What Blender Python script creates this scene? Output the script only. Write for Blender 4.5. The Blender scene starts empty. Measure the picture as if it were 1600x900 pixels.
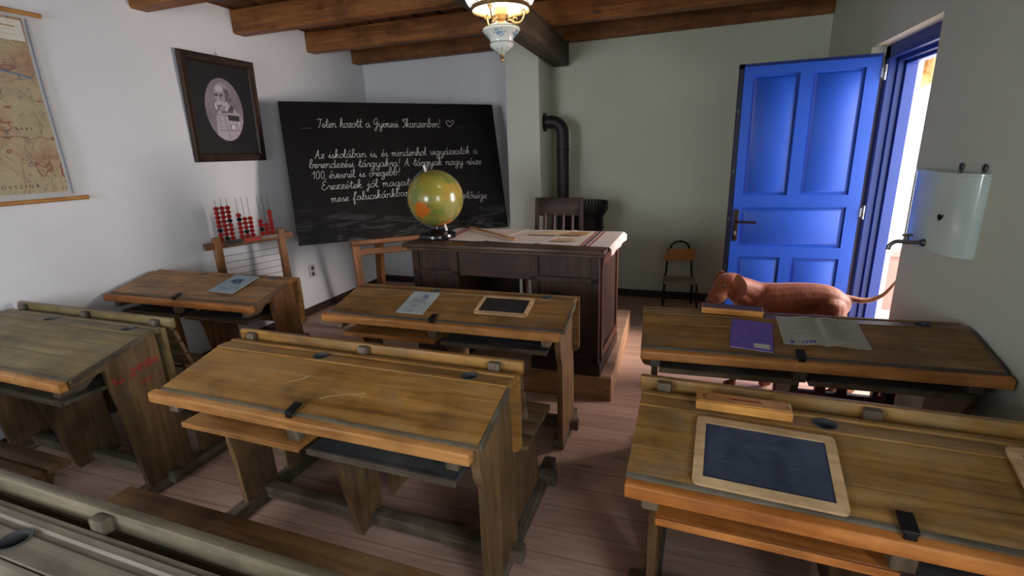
import bpy, bmesh, math, random
from mathutils import Vector, Matrix
random.seed(7)
C = bpy.context.scene.collection
scene = bpy.context.scene
PI = math.pi

# ------------------------------------------------------------------ camera, light, exposure
cam_d = bpy.data.cameras.new('camera'); cam = bpy.data.objects.new('camera', cam_d); C.objects.link(cam)
scene.camera = cam
cam_d.sensor_fit = 'HORIZONTAL'; cam_d.sensor_width = 36.0; cam_d.lens = 758.65 / 1600 * 36.0
cam_d.clip_start = 0.05; cam_d.clip_end = 200
_yaw, _pit, _rol = -0.322342, 0.271193, -0.0364366
_f = Vector((math.sin(_yaw) * math.cos(_pit), math.cos(_yaw) * math.cos(_pit), -math.sin(_pit)))
_r = Vector((math.cos(_yaw), -math.sin(_yaw), 0)); _u = _r.cross(_f)
_r2 = _r * math.cos(_rol) + _u * math.sin(_rol); _u2 = -_r * math.sin(_rol) + _u * math.cos(_rol)
cam.matrix_world = Matrix(((_r2.x, _u2.x, -_f.x, 0), (_r2.y, _u2.y, -_f.y, 0), (_r2.z, _u2.z, -_f.z, 1.5), (0, 0, 0, 1)))

vs = scene.view_settings
vs.view_transform = 'Standard'; vs.look = 'None'; vs.gamma = 1.0; vs.use_curve_mapping = False
vs.exposure = 0.0
scene.cycles.use_denoising = True
scene.cycles.max_bounces = 10; scene.cycles.diffuse_bounces = 6
scene.cycles.sample_clamp_indirect = 6.0

world = bpy.data.worlds.new('sky'); scene.world = world; world.use_nodes = True
wn = world.node_tree.nodes; wl = world.node_tree.links
bg = wn['Background']; bg.inputs['Color'].default_value = (0.86, 0.93, 1.0, 1); bg.inputs['Strength'].default_value = 5.0

def lamp(name, kind, loc, direction, energy, color, **kw):
    d = bpy.data.lights.new(name, kind); o = bpy.data.objects.new(name, d); C.objects.link(o)
    o.location = loc; o.rotation_euler = Vector(direction).to_track_quat('-Z', 'Y').to_euler()
    d.energy = energy; d.color = color
    for k, v in kw.items(): setattr(d, k, v)
    return o
lamp('sun', 'SUN', (6, 6, 8), (-0.35, 0.55, -0.8), 6.0, (1.0, 0.93, 0.85), angle=0.01)
# daylight in the window openings of the rear and right wall and in the doorway
lamp('window_daylight', 'AREA', (-2.35, -1.74, 1.5), (0, 1, -0.12), 60, (0.93, 0.96, 1.0), shape='RECTANGLE', size=1.15, size_y=1.25)
lamp('window_daylight', 'AREA', (1.21, -0.65, 1.5), (-1, 0, -0.12), 42, (0.93, 0.96, 1.0), shape='RECTANGLE', size=1.15, size_y=1.25)
lamp('doorway_daylight', 'AREA', (2.5, 3.60, 1.45), (-1, 0.02, -0.28), 165, (1.0, 0.80, 0.72), shape='RECTANGLE', size=0.9, size_y=1.7)

# ------------------------------------------------------------------ helpers
def lin(c):
    return tuple(((v / 255) / 12.92 if v / 255 <= .04045 else (((v / 255) + .055) / 1.055) ** 2.4) for v in c) + (1,)

def set_ramp(x, stops):
    e = x.color_ramp.elements; e.remove(e[1]); e[0].position = stops[0][0]; e[0].color = stops[0][1]
    for p, c in stops[1:]: e.new(p).color = c
class NT:
    def __init__(s, name):
        s.m = bpy.data.materials.new(name); s.m.use_nodes = True
        s.n = s.m.node_tree.nodes; s.l = s.m.node_tree.links
        s.b = s.n['Principled BSDF']
    def new(s, t, **kw):
        x = s.n.new(t)
        for k, v in kw.items(): setattr(x, k, v)
        return x
    def link(s, a, b): s.l.new(a, b)
    def mix(s, a, b, fac, mode='MIX'):
        x = s.new('ShaderNodeMix', data_type='RGBA', blend_type=mode)
        for sock, v in ((x.inputs[0], fac), (x.inputs[6], a), (x.inputs[7], b)):
            if hasattr(v, 'is_linked'): s.link(v, sock)
            elif isinstance(v, (int, float)): sock.default_value = v
            else: sock.default_value = v
        return x.outputs[2]
    def ramp(s, fac, stops):
        x = s.new('ShaderNodeValToRGB'); set_ramp(x, stops)
        s.link(fac, x.inputs[0]); return x.outputs[0]
    def coords(s, scale=(1, 1, 1), rand=True):
        tc = s.new('ShaderNodeTexCoord'); mp = s.new('ShaderNodeMapping'); mp.inputs['Scale'].default_value = scale
        if rand:
            oi = s.new('ShaderNodeObjectInfo'); mu = s.new('ShaderNodeVectorMath', operation='SCALE'); mu.inputs[0].default_value = (7.1, 5.3, 9.7)
            s.link(oi.outputs['Random'], mu.inputs['Scale']); ad = s.new('ShaderNodeVectorMath', operation='ADD')
            s.link(tc.outputs['Object'], ad.inputs[0]); s.link(mu.outputs[0], ad.inputs[1]); s.link(ad.outputs[0], mp.inputs['Vector'])
        else: s.link(tc.outputs['Object'], mp.inputs['Vector'])
        return mp.outputs[0]
    def noise(s, vec, scale=1, detail=5, rough=.55, dist=0):
        x = s.new('ShaderNodeTexNoise'); x.inputs['Scale'].default_value = scale; x.inputs['Detail'].default_value = detail
        x.inputs['Roughness'].default_value = rough; x.inputs['Distortion'].default_value = dist
        s.link(vec, x.inputs['Vector']); return x.outputs[0]
    def bump(s, h, strength=.2, dist=.01):
        x = s.new('ShaderNodeBump'); x.inputs['Strength'].default_value = strength; x.inputs['Distance'].default_value = dist
        s.link(h, x.inputs['Height']); s.link(x.outputs[0], s.b.inputs['Normal'])

_mats = {}
def plain(name, rgb, rough=.5, metal=0.0, spec=.5, coat=0, noise=0.0, nscale=8):
    if name in _mats: return _mats[name]
    t = NT(name); c = lin(rgb); t.b.inputs['Roughness'].default_value = rough; t.b.inputs['Metallic'].default_value = metal
    t.b.inputs['Specular IOR Level'].default_value = spec; t.b.inputs['Coat Weight'].default_value = coat
    v = t.noise(t.coords(), nscale, 4)
    a = tuple(x * (1 - noise) for x in c[:3]) + (1,); b = tuple(min(1, x * (1 + noise)) for x in c[:3]) + (1,)
    t.link(t.ramp(v, [(.3, a), (.7, b)]), t.b.inputs['Base Color'])
    _mats[name] = t.m; return t.m

def wood(key, dark, mid, light, axis='x', rough=.45, knots=.3, grey=0.0, grain=1.0):
    name = 'wood_' + key + '_' + axis
    if name in _mats: return _mats[name]
    t = NT(name); t.b.inputs['Roughness'].default_value = rough; t.b.inputs['Specular IOR Level'].default_value = .35
    st = {'x': (1.2, 17, 17), 'y': (17, 1.2, 17), 'z': (17, 17, 1.2)}[axis]
    v = t.coords(st)
    n1 = t.noise(v, 1.6 * grain, 6, .6, .7)
    col = t.ramp(n1, [(.28, lin(dark)), (.5, lin(mid)), (.74, lin(light))])
    n2 = t.noise(v, 7 * grain, 3, .6)
    col = t.mix(col, t.ramp(n2, [(.3, (.72, .70, .68, 1)), (.6, (1, 1, 1, 1))]), .30, 'MULTIPLY')
    v3 = t.coords((1, 1, 1))
    n3 = t.noise(v3, 5, 4, .6)
    col = t.mix(col, t.ramp(n3, [(.30, (.46, .44, .42, 1)), (.58, (1, 1, 1, 1))]), .85, 'MULTIPLY')
    if grey:
        n4 = t.noise(v3, 9, 5, .65)
        fac = t.ramp(n4, [(.45, (0, 0, 0, 1)), (.75, (grey, grey, grey, 1))])
        col = t.mix(col, lin((128, 125, 118)), fac)
    if knots:
        vo = t.new('ShaderNodeTexVoronoi'); vo.inputs['Scale'].default_value = 1.0
        ks = {'x': (3.2, 9, 9), 'y': (9, 3.2, 9), 'z': (9, 9, 3.2)}[axis]
        t.link(t.coords(ks), vo.inputs['Vector'])
        kf = t.ramp(vo.outputs['Distance'], [(.05, (knots, knots, knots, 1)), (.16, (0, 0, 0, 1))])
        col = t.mix(col, lin(tuple(x * .35 for x in dark)), kf)
    oi = t.new('ShaderNodeObjectInfo')
    col = t.mix(col, oi.outputs['Color'], 1.0, 'MULTIPLY')
    t.link(col, t.b.inputs['Base Color'])
    t.bump(n2, .12, .004)
    _mats[name] = t.m; return t.m

def obj(name, bm, mat, parent=None, smooth=True, angle=35, color=None):
    me = bpy.data.meshes.new(name)
    bmesh.ops.recalc_face_normals(bm, faces=bm.faces[:]) if smooth != 'keep' else None
    bm.to_mesh(me); bm.free()
    if smooth:
        for p in me.polygons: p.use_smooth = True
        me.set_sharp_from_angle(angle=math.radians(angle))
    for m in (mat if isinstance(mat, (list, tuple)) else [mat]): me.materials.append(m)
    o = bpy.data.objects.new(name, me); C.objects.link(o)
    if parent is not None: o.parent = parent
    if color: o.color = tuple(color) + (1,)
    elif parent is not None and parent.get('tint'): o.color = tuple(parent['tint']) + (1,)
    return o
def tag(o, label, cat, group=None):
    o['label'] = label; o['category'] = cat
    if group: o['group'] = group
    return o
def thing(name, label, cat, loc=(0, 0, 0), rz=0, group=None):
    o = bpy.data.objects.new(name, None); C.objects.link(o); o.location = loc; o.rotation_euler = (0, 0, rz)
    o.empty_display_size = .1
    return tag(o, label, cat, group)
def struct(o): o['kind'] = 'structure'; return o
def B(): return bmesh.new()
def box(bm, x0, x1, y0, y1, z0, z1, bev=.002, seg=1, M=None):
    r = bmesh.ops.create_cube(bm, size=1, matrix=Matrix.Translation(((x0 + x1) / 2, (y0 + y1) / 2, (z0 + z1) / 2)) @ Matrix.Diagonal((x1 - x0, y1 - y0, z1 - z0, 1)))
    vs_ = r['verts']
    if bev:
        es = list({e for v in vs_ for e in v.link_edges})
        q = bmesh.ops.bevel(bm, geom=es, offset=bev, segments=seg, affect='EDGES', profile=.5)
        vs_ = list({v for f in q['faces'] for v in f.verts} | {v for v in vs_ if v.is_valid})
    if M is not None: bmesh.ops.transform(bm, matrix=M, verts=vs_)
    return vs_
def prism(bm, pts, a0, a1, axis='x', bev=0, M=None):
    """closed outline pts (2D) pushed along axis from a0 to a1; outline is (y,z) for x, (x,z) for y, (x,y) for z"""
    def P(p, a): return {'x': (a, p[0], p[1]), 'y': (p[0], a, p[1]), 'z': (p[0], p[1], a)}[axis]
    lo = [bm.verts.new(P(p, a0)) for p in pts]; hi = [bm.verts.new(P(p, a1)) for p in pts]
    n = len(pts); fs = [bm.faces.new(lo), bm.faces.new(hi[::-1])]
    for i in range(n): fs.append(bm.faces.new((lo[i], hi[i], hi[(i + 1) % n], lo[(i + 1) % n])))
    bmesh.ops.recalc_face_normals(bm, faces=fs)
    vs_ = lo + hi
    if bev:
        es = list({e for v in vs_ for e in v.link_edges})
        q = bmesh.ops.bevel(bm, geom=es, offset=bev, segments=1, affect='EDGES')
        vs_ = list({v for f in q['faces'] for v in f.verts} | {v for v in vs_ if v.is_valid})
    if M is not None: bmesh.ops.transform(bm, matrix=M, verts=vs_)
    return vs_
def loft(bm, rings, cap=True):
    R = [[bm.verts.new(p) for p in r] for r in rings]; n = len(R[0])
    for a, b in zip(R, R[1:]):
        for i in range(n): bm.faces.new((a[i], a[(i + 1) % n], b[(i + 1) % n], b[i]))
    if cap: bm.faces.new(R[0][::-1]); bm.faces.new(R[-1])
def tube(bm, pts, r, seg=8, cap=True, flat=None):
    """round tube; r one radius or a list; flat=(rw,rh) scale of the section"""
    pts = [Vector(p) for p in pts]; n = len(pts); rr = r if isinstance(r, (list, tuple)) else [r] * n
    rings = []; up = None
    for i, p in enumerate(pts):
        t = (pts[min(i + 1, n - 1)] - pts[max(i - 1, 0)])
        t = t.normalized() if t.length > 1e-9 else Vector((0, 0, 1))
        if up is None: up = Vector((0, 0, 1)) if abs(t.z) < .9 else Vector((0, 1, 0))
        s = t.cross(up); s = s.normalized() if s.length > 1e-6 else t.orthogonal().normalized()
        up = s.cross(t).normalized()
        rings.append([p + (s * math.cos(2 * PI * k / seg) + up * math.sin(2 * PI * k / seg)) * rr[i] for k in range(seg)])
    loft(bm, rings, cap)
def lathe(bm, prof, c=(0, 0, 0), seg=28, M=None, cap=True):
    rings = [[Vector((c[0] + max(r, 1e-4) * math.cos(2 * PI * k / seg), c[1] + max(r, 1e-4) * math.sin(2 * PI * k / seg), c[2] + z)) for k in range(seg)] for r, z in prof]
    if M is not None: rings = [[M @ p for p in r] for r in rings]
    loft(bm, rings, cap)
def sphere(bm, c, r, u=16, v=10, M=None):
    m = Matrix.Translation(c) @ (M if M is not None else Matrix()) @ (Matrix.Diagonal((r, r, r, 1)) if isinstance(r, (int, float)) else Matrix.Diagonal((*r, 1)))
    bmesh.ops.create_uvsphere(bm, u_segments=u, v_segments=v, radius=1, matrix=m)
def spline(p, k=5):
    """Catmull-Rom through the points"""
    if len(p) < 3: return [Vector(q) for q in p]
    p = [Vector(q) for q in p]; out = []
    for i in range(len(p) - 1):
        a = p[max(i - 1, 0)]; b = p[i]; c = p[i + 1]; d = p[min(i + 2, len(p) - 1)]
        for j in range(k):
            t = j / k
            out.append(.5 * ((2 * b) + (c - a) * t + (2 * a - 5 * b + 4 * c - d) * t * t + (3 * b - a - 3 * c + d) * t ** 3))
    out.append(p[-1]); return out
def baked(o):
    """apply the modifiers of o"""
    dg = bpy.context.evaluated_depsgraph_get(); me = bpy.data.meshes.new_from_object(o.evaluated_get(dg))
    old = o.data; o.modifiers.clear(); o.data = me; bpy.data.meshes.remove(old)

# cursive handwriting as strokes: x-height 10, ascender 22, descender -10
GLYPH = {
 'a': ('8 9 4 10 1 6 2 1 5 0 8 5 9 9 9 2 11 0 13 2', 12), 'b': ('0 2 4 12 6 20 4 22 2 18 2 3 5 0 8 3 8 8 6 10 9 9 12 9', 11),
 'c': ('8 8 5 10 2 8 1 4 3 0 6 0 9 2', 8), 'd': ('8 9 4 10 1 6 2 1 5 0 8 4 9 20/9 20 9 3 11 0 13 2', 12),
 'e': ('0 3 4 4 7 7 5 10 2 8 1 3 4 0 8 2', 8), 'f': ('0 2 5 14 7 20 5 22 3 16 2 -8 4 -10 5 -6 3 0 8 2', 8),
 'g': ('8 9 4 10 1 6 2 1 5 1 8 6 9 10 9 -6 6 -10 3 -8 6 -3 12 2', 12), 'h': ('0 2 4 14 5 20 4 22 2 18 2 0/2 5 5 10 7 9 7 2 9 0 11 2', 10),
 'i': ('0 2 3 10 3 2 5 0 7 2/3 15 4 16', 6), 'j': ('1 4 4 10 4 -6 2 -10 0 -7 3 -2 8 2/4 15 5 16', 7),
 'k': ('0 2 4 14 5 20 4 22 2 18 2 0/2 5 6 10 7 7 3 5 7 1 10 2', 10), 'l': ('0 2 4 14 4 21 2 20 2 4 4 0 7 2', 6),
 'm': ('0 7 2 10 2 0/2 6 5 10 6 8 6 0/6 6 9 10 10 8 10 2 12 0 14 2', 14), 'n': ('0 7 2 10 2 0/2 6 6 10 8 8 8 2 10 0 12 2', 11),
 'o': ('5 10 1 7 1 2 4 0 8 3 8 8 5 10 8 9 11 9', 10), 'r': ('0 3 3 10 4 8 7 9 6 3 8 0 10 2', 8),
 's': ('0 2 5 10 4 7 7 3 5 0 2 1/5 0 9 2', 8), 't': ('0 3 4 10 5 20/5 20 4 3 6 0 9 2/1 13 9 14', 8),
 'u': ('0 7 2 10 2 3 4 0 7 3 8 10/8 10 8 2 10 0 12 2', 11), 'v': ('0 8 2 10 3 4 5 0 8 5 8 10 11 9', 9),
 'y': ('0 7 2 10 2 4 4 1 8 4 9 10/9 10 8 -7 5 -10 3 -7 6 -2 12 2', 11), 'z': ('1 9 4 10 8 10 1 0/1 0 4 1 9 0/2 5 7 5', 9),
 'I': ('0 17 3 20 8 19 11 20/7 19 6 8 4 1 1 0', 10), 'G': ('10 18 7 22 2 18 1 10 4 7 8 11 9 15/9 15 8 0 5 -8 2 -6 6 0 11 3', 12),
 'S': ('11 19 8 22 5 18 8 12 9 5 5 0 1 3/1 20 4 16', 11), 'A': ('1 0 4 8 8 21/8 21 9 8 10 0 13 2/3 8 10 9', 13),
 'E': ('10 18 7 21 3 18 4 13 7 12/7 12 2 9 1 4 4 0 8 0 11 4', 11),
 '0': ('6 20 2 16 2 4 5 0 8 4 8 16 6 20', 10), '1': ('1 12 6 20/6 20 5 0', 8), '2': ('1 16 4 20 8 17 6 10 1 0/1 0 9 1', 10),
 '4': ('6 20 1 8 9 9/7 13 6 0', 10), '8': ('7 18 4 20 2 16 7 7 5 0 1 4 7 14 7 18', 9), '9': ('8 16 5 20 1 16 3 11 8 14 8 19 6 0', 10),
 '!': ('4 21 3 7/3 1 3 0', 6), ',': ('2 1 1 -3', 4), '.': ('2 1 2 0', 4), ' ': ('', 9),
 '<': ('6 0 0 11 1 16 4 17 6 12 9 17 12 16 12 11 6 0', 14)}
ACC = {'á': ('a', '6 14 9 19'), 'é': ('e', '4 14 7 19'), 'É': ('E', '6 24 9 28'), 'ó': ('o', '5 14 8 19'), 'ö': ('o', '3 14 3 16/7 14 7 16'), 'ő': ('o', '3 14 5 18/7 14 9 18')}
def strokes(text):
    out = []; x = 0.0
    for ch in text:
        base, acc = (ACC[ch] if ch in ACC else (ch, ''))
        s, adv = GLYPH[base]
        for part in (s + '/' + acc).split('/'):
            v = [float(q) for q in part.split()]
            if len(v) >= 4: out.append([(x + v[i] + v[i + 1] * .12, v[i + 1]) for i in range(0, len(v), 2)])
        x += adv
    return out, x
def write_on(bm, text, p0, p1, xh, to3, r=.002, jitter=.25):
    """strokes of text between 2D points p0 and p1; to3 maps 2D to 3D"""
    st, w = strokes(text); p0 = Vector(p0); p1 = Vector(p1); d = p1 - p0; sx = d.length / w; d.normalize(); n = Vector((-d.y, d.x))
    for s in st:
        pts = []
        for (x, y) in s:
            x += random.uniform(-jitter, jitter); y += random.uniform(-jitter, jitter)
            q = p0 + d * (x * sx) + n * (y * xh / 10); pts.append((q.x, q.y, 0))
        tube(bm, [to3(q.x, q.y) for q in spline(pts, 4)], r, 4)

# ------------------------------------------------------------------ materials
def wall_mat(name, rgb):
    t = NT(name); v = t.coords((1, 1, 1), False); c = lin(rgb)
    n = t.noise(v, 1.3, 4, .6); d = tuple(x * .93 for x in c[:3]) + (1,)
    t.link(t.ramp(n, [(.35, d), (.65, c)]), t.b.inputs['Base Color']); t.b.inputs['Roughness'].default_value = .9
    t.b.inputs['Specular IOR Level'].default_value = .15
    t.bump(t.noise(v, 38, 5, .6), .22, .006); return t.m
M_wall_l = wall_mat('limewash_white', (220, 224, 228))
M_wall_b = wall_mat('limewash_with_green_light', (206, 214, 194))  # white wall; the greenish cast of the light is put into its colour
M_wall_r = wall_mat('limewash_with_dim_green_light', (196, 204, 188))  # white wall too; dimmer, greenish light painted into the base colour
def floor_mat(name, dark, mid, light, axis, width):
    """boards along x of the given width"""
    t = NT(name); t.b.inputs['Roughness'].default_value = .5; t.b.inputs['Specular IOR Level'].default_value = .4
    tc = t.new('ShaderNodeTexCoord'); sp = t.new('ShaderNodeSeparateXYZ'); t.link(tc.outputs['Object'], sp.inputs[0])
    along, across = ('X', 'Y') if axis == 'x' else ('Y', 'X')
    dv = t.new('ShaderNodeMath', operation='DIVIDE'); t.link(sp.outputs[across], dv.inputs[0]); dv.inputs[1].default_value = width
    fl = t.new('ShaderNodeMath', operation='FLOOR'); t.link(dv.outputs[0], fl.inputs[0])
    fr = t.new('ShaderNodeMath', operation='FRACT'); t.link(dv.outputs[0], fr.inputs[0])
    wn_ = t.new('ShaderNodeTexWhiteNoise', noise_dimensions='1D'); t.link(fl.outputs[0], wn_.inputs['W'])
    cb = t.new('ShaderNodeCombineXYZ'); m1 = t.new('ShaderNodeMath', operation='MULTIPLY_ADD'); t.link(wn_.outputs[0], m1.inputs[0]); m1.inputs[1].default_value = 20.0; t.link(sp.outputs[along], m1.inputs[2])
    m2 = t.new('ShaderNodeMath', operation='MULTIPLY'); t.link(m1.outputs[0], m2.inputs[0]); m2.inputs[1].default_value = 1.3
    m3 = t.new('ShaderNodeMath', operation='MULTIPLY'); t.link(sp.outputs[across], m3.inputs[0]); m3.inputs[1].default_value = 16
    t.link(m2.outputs[0], cb.inputs[0]); t.link(m3.outputs[0], cb.inputs[1])
    n = t.noise(cb.outputs[0], 2.2, 6, .6, .6)
    col = t.ramp(n, [(.28, lin(dark)), (.5, lin(mid)), (.75, lin(light))])
    tone = t.ramp(wn_.outputs[0], [(0, (.86, .84, .84, 1)), (1, (1.0, 1.0, 1.0, 1))])
    col = t.mix(col, tone, 1.0, 'MULTIPLY')
    vo = t.new('ShaderNodeTexVoronoi'); mp = t.new('ShaderNodeMapping'); mp.inputs['Scale'].default_value = (2.0, 6, 1) if axis == 'x' else (6, 2.0, 1)
    t.link(tc.outputs['Object'], mp.inputs[0]); t.link(mp.outputs[0], vo.inputs['Vector']); vo.inputs['Scale'].default_value = 1
    col = t.mix(col, lin(tuple(x * .5 for x in dark)), t.ramp(vo.outputs['Distance'], [(.05, (.6, .6, .6, 1)), (.13, (0, 0, 0, 1))]))
    gap = t.ramp(fr.outputs[0], [(0, (1, 1, 1, 1)), (.02, (0, 0, 0, 1)), (.975, (0, 0, 0, 1)), (1, (1, 1, 1, 1))])
    col = t.mix(col, lin((40, 30, 26)), t.mix((0, 0, 0, 1), gap, .75))
    t.link(col, t.b.inputs['Base Color'])
    t.bump(n, .1, .004); return t.m
M_floor = floor_mat('pine_floor_boards', (176, 144, 127), (196, 164, 146), (212, 182, 165), 'x', .135)
M_plat = floor_mat('platform_boards', (146, 116, 94), (180, 148, 124), (204, 174, 150), 'x', .105)
M_deck = floor_mat('porch_deck', (170, 150, 135), (200, 182, 168), (220, 205, 195), 'y', .12)

TOP = dict(dark=(112, 78, 38), mid=(156, 116, 62), light=(184, 144, 86))
def W_top(ax): return wood('desk_top', axis=ax, rough=.42, knots=.35, grey=.35, **TOP)
def W_topgrey(ax): return wood('greyed_top', (92, 86, 74), (132, 124, 108), (166, 158, 142), ax, .45, .3, .4)
def W_topolive(ax): return wood('olive_top', (96, 80, 50), (134, 116, 76), (160, 142, 98), ax, .45, .3, .4)
def W_rail(ax): return wood('front_rail', (158, 104, 52), (196, 140, 80), (218, 170, 112), ax, .45, .3)
def W_side(ax): return wood('desk_side', (82, 64, 44), (118, 94, 64), (146, 120, 86), ax, .5, .3, .25)
def W_grey(ax): return wood('weathered', (66, 58, 48), (98, 88, 74), (128, 118, 102), ax, .6, .2, .5)
def W_shelf(ax): return wood('painted_shelf', (44, 48, 54), (64, 68, 76), (92, 94, 98), ax, .5, .15, .4)
def W_beam(ax): return wood('ceiling_beam', (100, 60, 28), (146, 94, 48), (172, 118, 66), ax, .55, .6, 0, .8)
def W_dark(ax): return wood('dark_oak', (36, 21, 14), (56, 34, 23), (76, 48, 33), ax, .5, .15)
def W_easel(ax): return wood('easel_pine', (98, 62, 34), (134, 90, 54), (156, 112, 72), ax, .5, .3)
M_iron = plain('black_iron', (30, 29, 29), .5, .6, noise=.2)
M_steel = plain('worn_steel', (120, 122, 122), .35, .9, noise=.2)
M_brass = plain('aged_brass', (150, 120, 78), .35, .85, noise=.15)
M_blue = plain('blue_door_paint', (8, 66, 166), .42, noise=.06, nscale=3, spec=.5)
M_bluedk = plain('blue_frame_paint', (12, 44, 122), .42, noise=.06)
M_chalk = plain('chalk', (215, 215, 212), .95)
M_paper = plain('old_paper', (206, 204, 192), .9, noise=.05)
M_ink = plain('dark_ink', (60, 62, 66), .8)
M_blueink = plain('blue_ink', (20, 46, 150), .7)
M_red = plain('red_paint', (176, 34, 26), .6)
M_slate = plain('slate_face', (44, 50, 60), .55, noise=.25, nscale=14)
M_slatewood = wood('slate_frame', (172, 138, 98), (200, 168, 126), (220, 192, 152), 'x', .55, .1)
M_darkred = plain('dark_red_paint', (70, 20, 22), .45, noise=.15)
M_black = plain('black_gloss', (14, 14, 15), .18, spec=.6)
M_linen = None

# ------------------------------------------------------------------ setting
XR = 1.171; HC = 2.68
PBL = Vector((-3.40, 5.16)); PBR = Vector((1.168, 5.01)); YN = -1.7; XLN = -3.48
def wl_x(y): return XLN + (PBL.x - XLN) * (y / PBL.y)
bm = B(); prism(bm, [(-3.75, -1.95), (1.42, -1.95), (1.42, 5.4), (-3.75, 5.4)], -.12, 0, 'z'); struct(obj('floor', bm, M_floor))
xa = wl_x(YN - .2)
bm = B(); prism(bm, [(xa, YN - .2), (xa - .25, YN - .2), (PBL.x - .25, 5.4), (PBL.x, 5.4)], 0, 2.9, 'z'); struct(obj('wall_left', bm, M_wall_l))
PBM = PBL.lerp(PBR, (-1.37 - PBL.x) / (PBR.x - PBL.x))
bm = B(); prism(bm, [(PBL.x - .02, PBL.y), PBM, (PBM.x, 5.4), (PBL.x - .02, 5.4)], 0, 2.9, 'z'); struct(obj('wall_back', bm, M_wall_l))
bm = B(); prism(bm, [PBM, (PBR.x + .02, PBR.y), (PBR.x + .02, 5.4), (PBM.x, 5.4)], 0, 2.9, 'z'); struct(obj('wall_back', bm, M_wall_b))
DY0, DY1, DZ = 3.055, 3.98, 2.07
# rear wall with two window openings
def wall_with_holes(xs, zs, holes, y0, y1):
    bm = B(); V = {}
    def v(i, k, y): return V.setdefault((i, k, y), bm.verts.new((xs[i], y, zs[k])))
    for y, in ((y0,), (y1,)):
        for i in range(len(xs) - 1):
            for k in range(len(zs) - 1):
                if (i, k) not in holes: bm.faces.new((v(i, k, y), v(i + 1, k, y), v(i + 1, k + 1, y), v(i, k + 1, y)))
    be = [e for e in bm.edges if len(e.link_faces) == 1 and abs(e.verts[0].co.y - y0) < 1e-6]
    for e in be:
        key = [next(k for k, vv in V.items() if vv is w) for w in e.verts]
        bm.faces.new((e.verts[0], e.verts[1], V[(key[1][0], key[1][1], y1)], V[(key[0][0], key[0][1], y1)]))
    return bm
struct(obj('wall_rear', wall_with_holes([-3.75, -2.95, -1.75, 1.42], [0, .85, 2.15, 2.9], {(1, 1)}, YN, YN - .22), M_wall_l))
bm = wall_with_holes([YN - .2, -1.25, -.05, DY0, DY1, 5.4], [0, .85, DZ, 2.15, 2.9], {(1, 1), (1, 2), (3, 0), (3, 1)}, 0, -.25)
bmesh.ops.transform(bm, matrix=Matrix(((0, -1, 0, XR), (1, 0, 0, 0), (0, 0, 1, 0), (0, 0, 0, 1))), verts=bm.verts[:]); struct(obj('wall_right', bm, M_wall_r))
M_white = plain('white_window_paint', (225, 225, 220), .5)
for n, x0 in ((1, 0), (2, 0)):
    bm = B(); x1 = x0 + 1.2; z0, z1 = .85, 2.15
    for a, b, c, d in ((x0, x0 + .06, z0, z1), (x1 - .06, x1, z0, z1), (x0, x1, z0, z0 + .06), (x0, x1, z1 - .06, z1), (x0 + .575, x0 + .625, z0, z1), (x0, x1, 1.7, 1.74)):
        box(bm, a, b, -.025, .025, c, d, 0)
    o = struct(obj('window_%d' % n, bm, M_white))
    if n == 1: o.location = (-2.95, YN - .0, 0)
    else: o.location = (XR + .0, -1.25, 0); o.rotation_euler = (0, 0, PI / 2)
# ceiling boards and beams
bm = B(); k = 0; x = -3.6
while x < 1.35:
    box(bm, x, x + .19, -1.9, 5.3, HC, HC + .025, .002); x += .235
struct(obj('ceiling', bm, wood('ceiling_board', (70, 42, 22), (104, 66, 36), (128, 86, 50), 'y', .6, .5)))
bm = B(); box(bm, -3.75, 1.42, -1.95, 5.4, HC + .025, HC + .06, 0); struct(obj('ceiling', bm, wood('ceiling_cover', (44, 27, 16), (62, 38, 22), (80, 52, 32), 'y', .7, .3)))
for i, yb in enumerate((4.965, 4.262, 3.425, 2.622, 1.82, 1.0, .2, -.6, -1.35)):
    bm = B(); box(bm, wl_x(yb) - .03, XR + .03, yb, yb + .125, 2.5, HC, .012)
    struct(obj('ceiling_beam', bm, W_beam('x'), color=(1, 1, 1) if i else (.8, .78, .76)))
bm = B(); box(bm, -1.178, -1.02, -1.75, 5.06, 2.292, 2.5, .018, 2); struct(obj('ceiling_girder', bm, wood('girder', (52, 40, 32), (74, 58, 46), (94, 76, 62), 'y', .7, .2)))
# chimney breast
bm = B(); box(bm, -1.535, -1.205, 4.6, 5.09, 0, HC, .02, 2); struct(obj('chimney', bm, wall_mat('limewash_chimney', (214, 218, 206))))
# baseboards
Mb = plain('dark_baseboard', (52, 34, 28), .5, noise=.2)
bm = B(); prism(bm, [(PBL.x, PBL.y), (PBR.x, PBR.y), (PBR.x, PBR.y - .018), (PBL.x, PBL.y - .018)], 0, .075, 'z'); struct(obj('baseboard_back', bm, Mb))
bm = B(); prism(bm, [(wl_x(-1.7), -1.7), (PBL.x, PBL.y), (PBL.x + .018, PBL.y), (wl_x(-1.7) + .018, -1.7)], 0, .075, 'z'); struct(obj('baseboard_left', bm, Mb))
# doorway trim: stepped blue frame
bm = B()
for (y0, y1, x0, x1) in ((3.905, DY1, 1.255, 1.30), (3.885, DY1, 1.30, 1.335), (3.862, DY1, 1.335, 1.40)):
    box(bm, x0, x1, y0, y1, 0, DZ, .003)
for (y0, y1, x0, x1) in ((DY0, DY0 + .055, 1.255, 1.30), (DY0, DY0 + .075, 1.30, 1.335), (DY0, DY0 + .09, 1.335, 1.40)):
    box(bm, x0, x1, y0, y1, 0, DZ, .003)
for (z0, x0, x1) in ((1.99, 1.255, 1.30), (1.965, 1.30, 1.335), (1.945, 1.335, 1.40)):
    box(bm, x0, x1, DY0, DY1, z0, DZ, .003)
struct(obj('trim_1', bm, M_bluedk))
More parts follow.
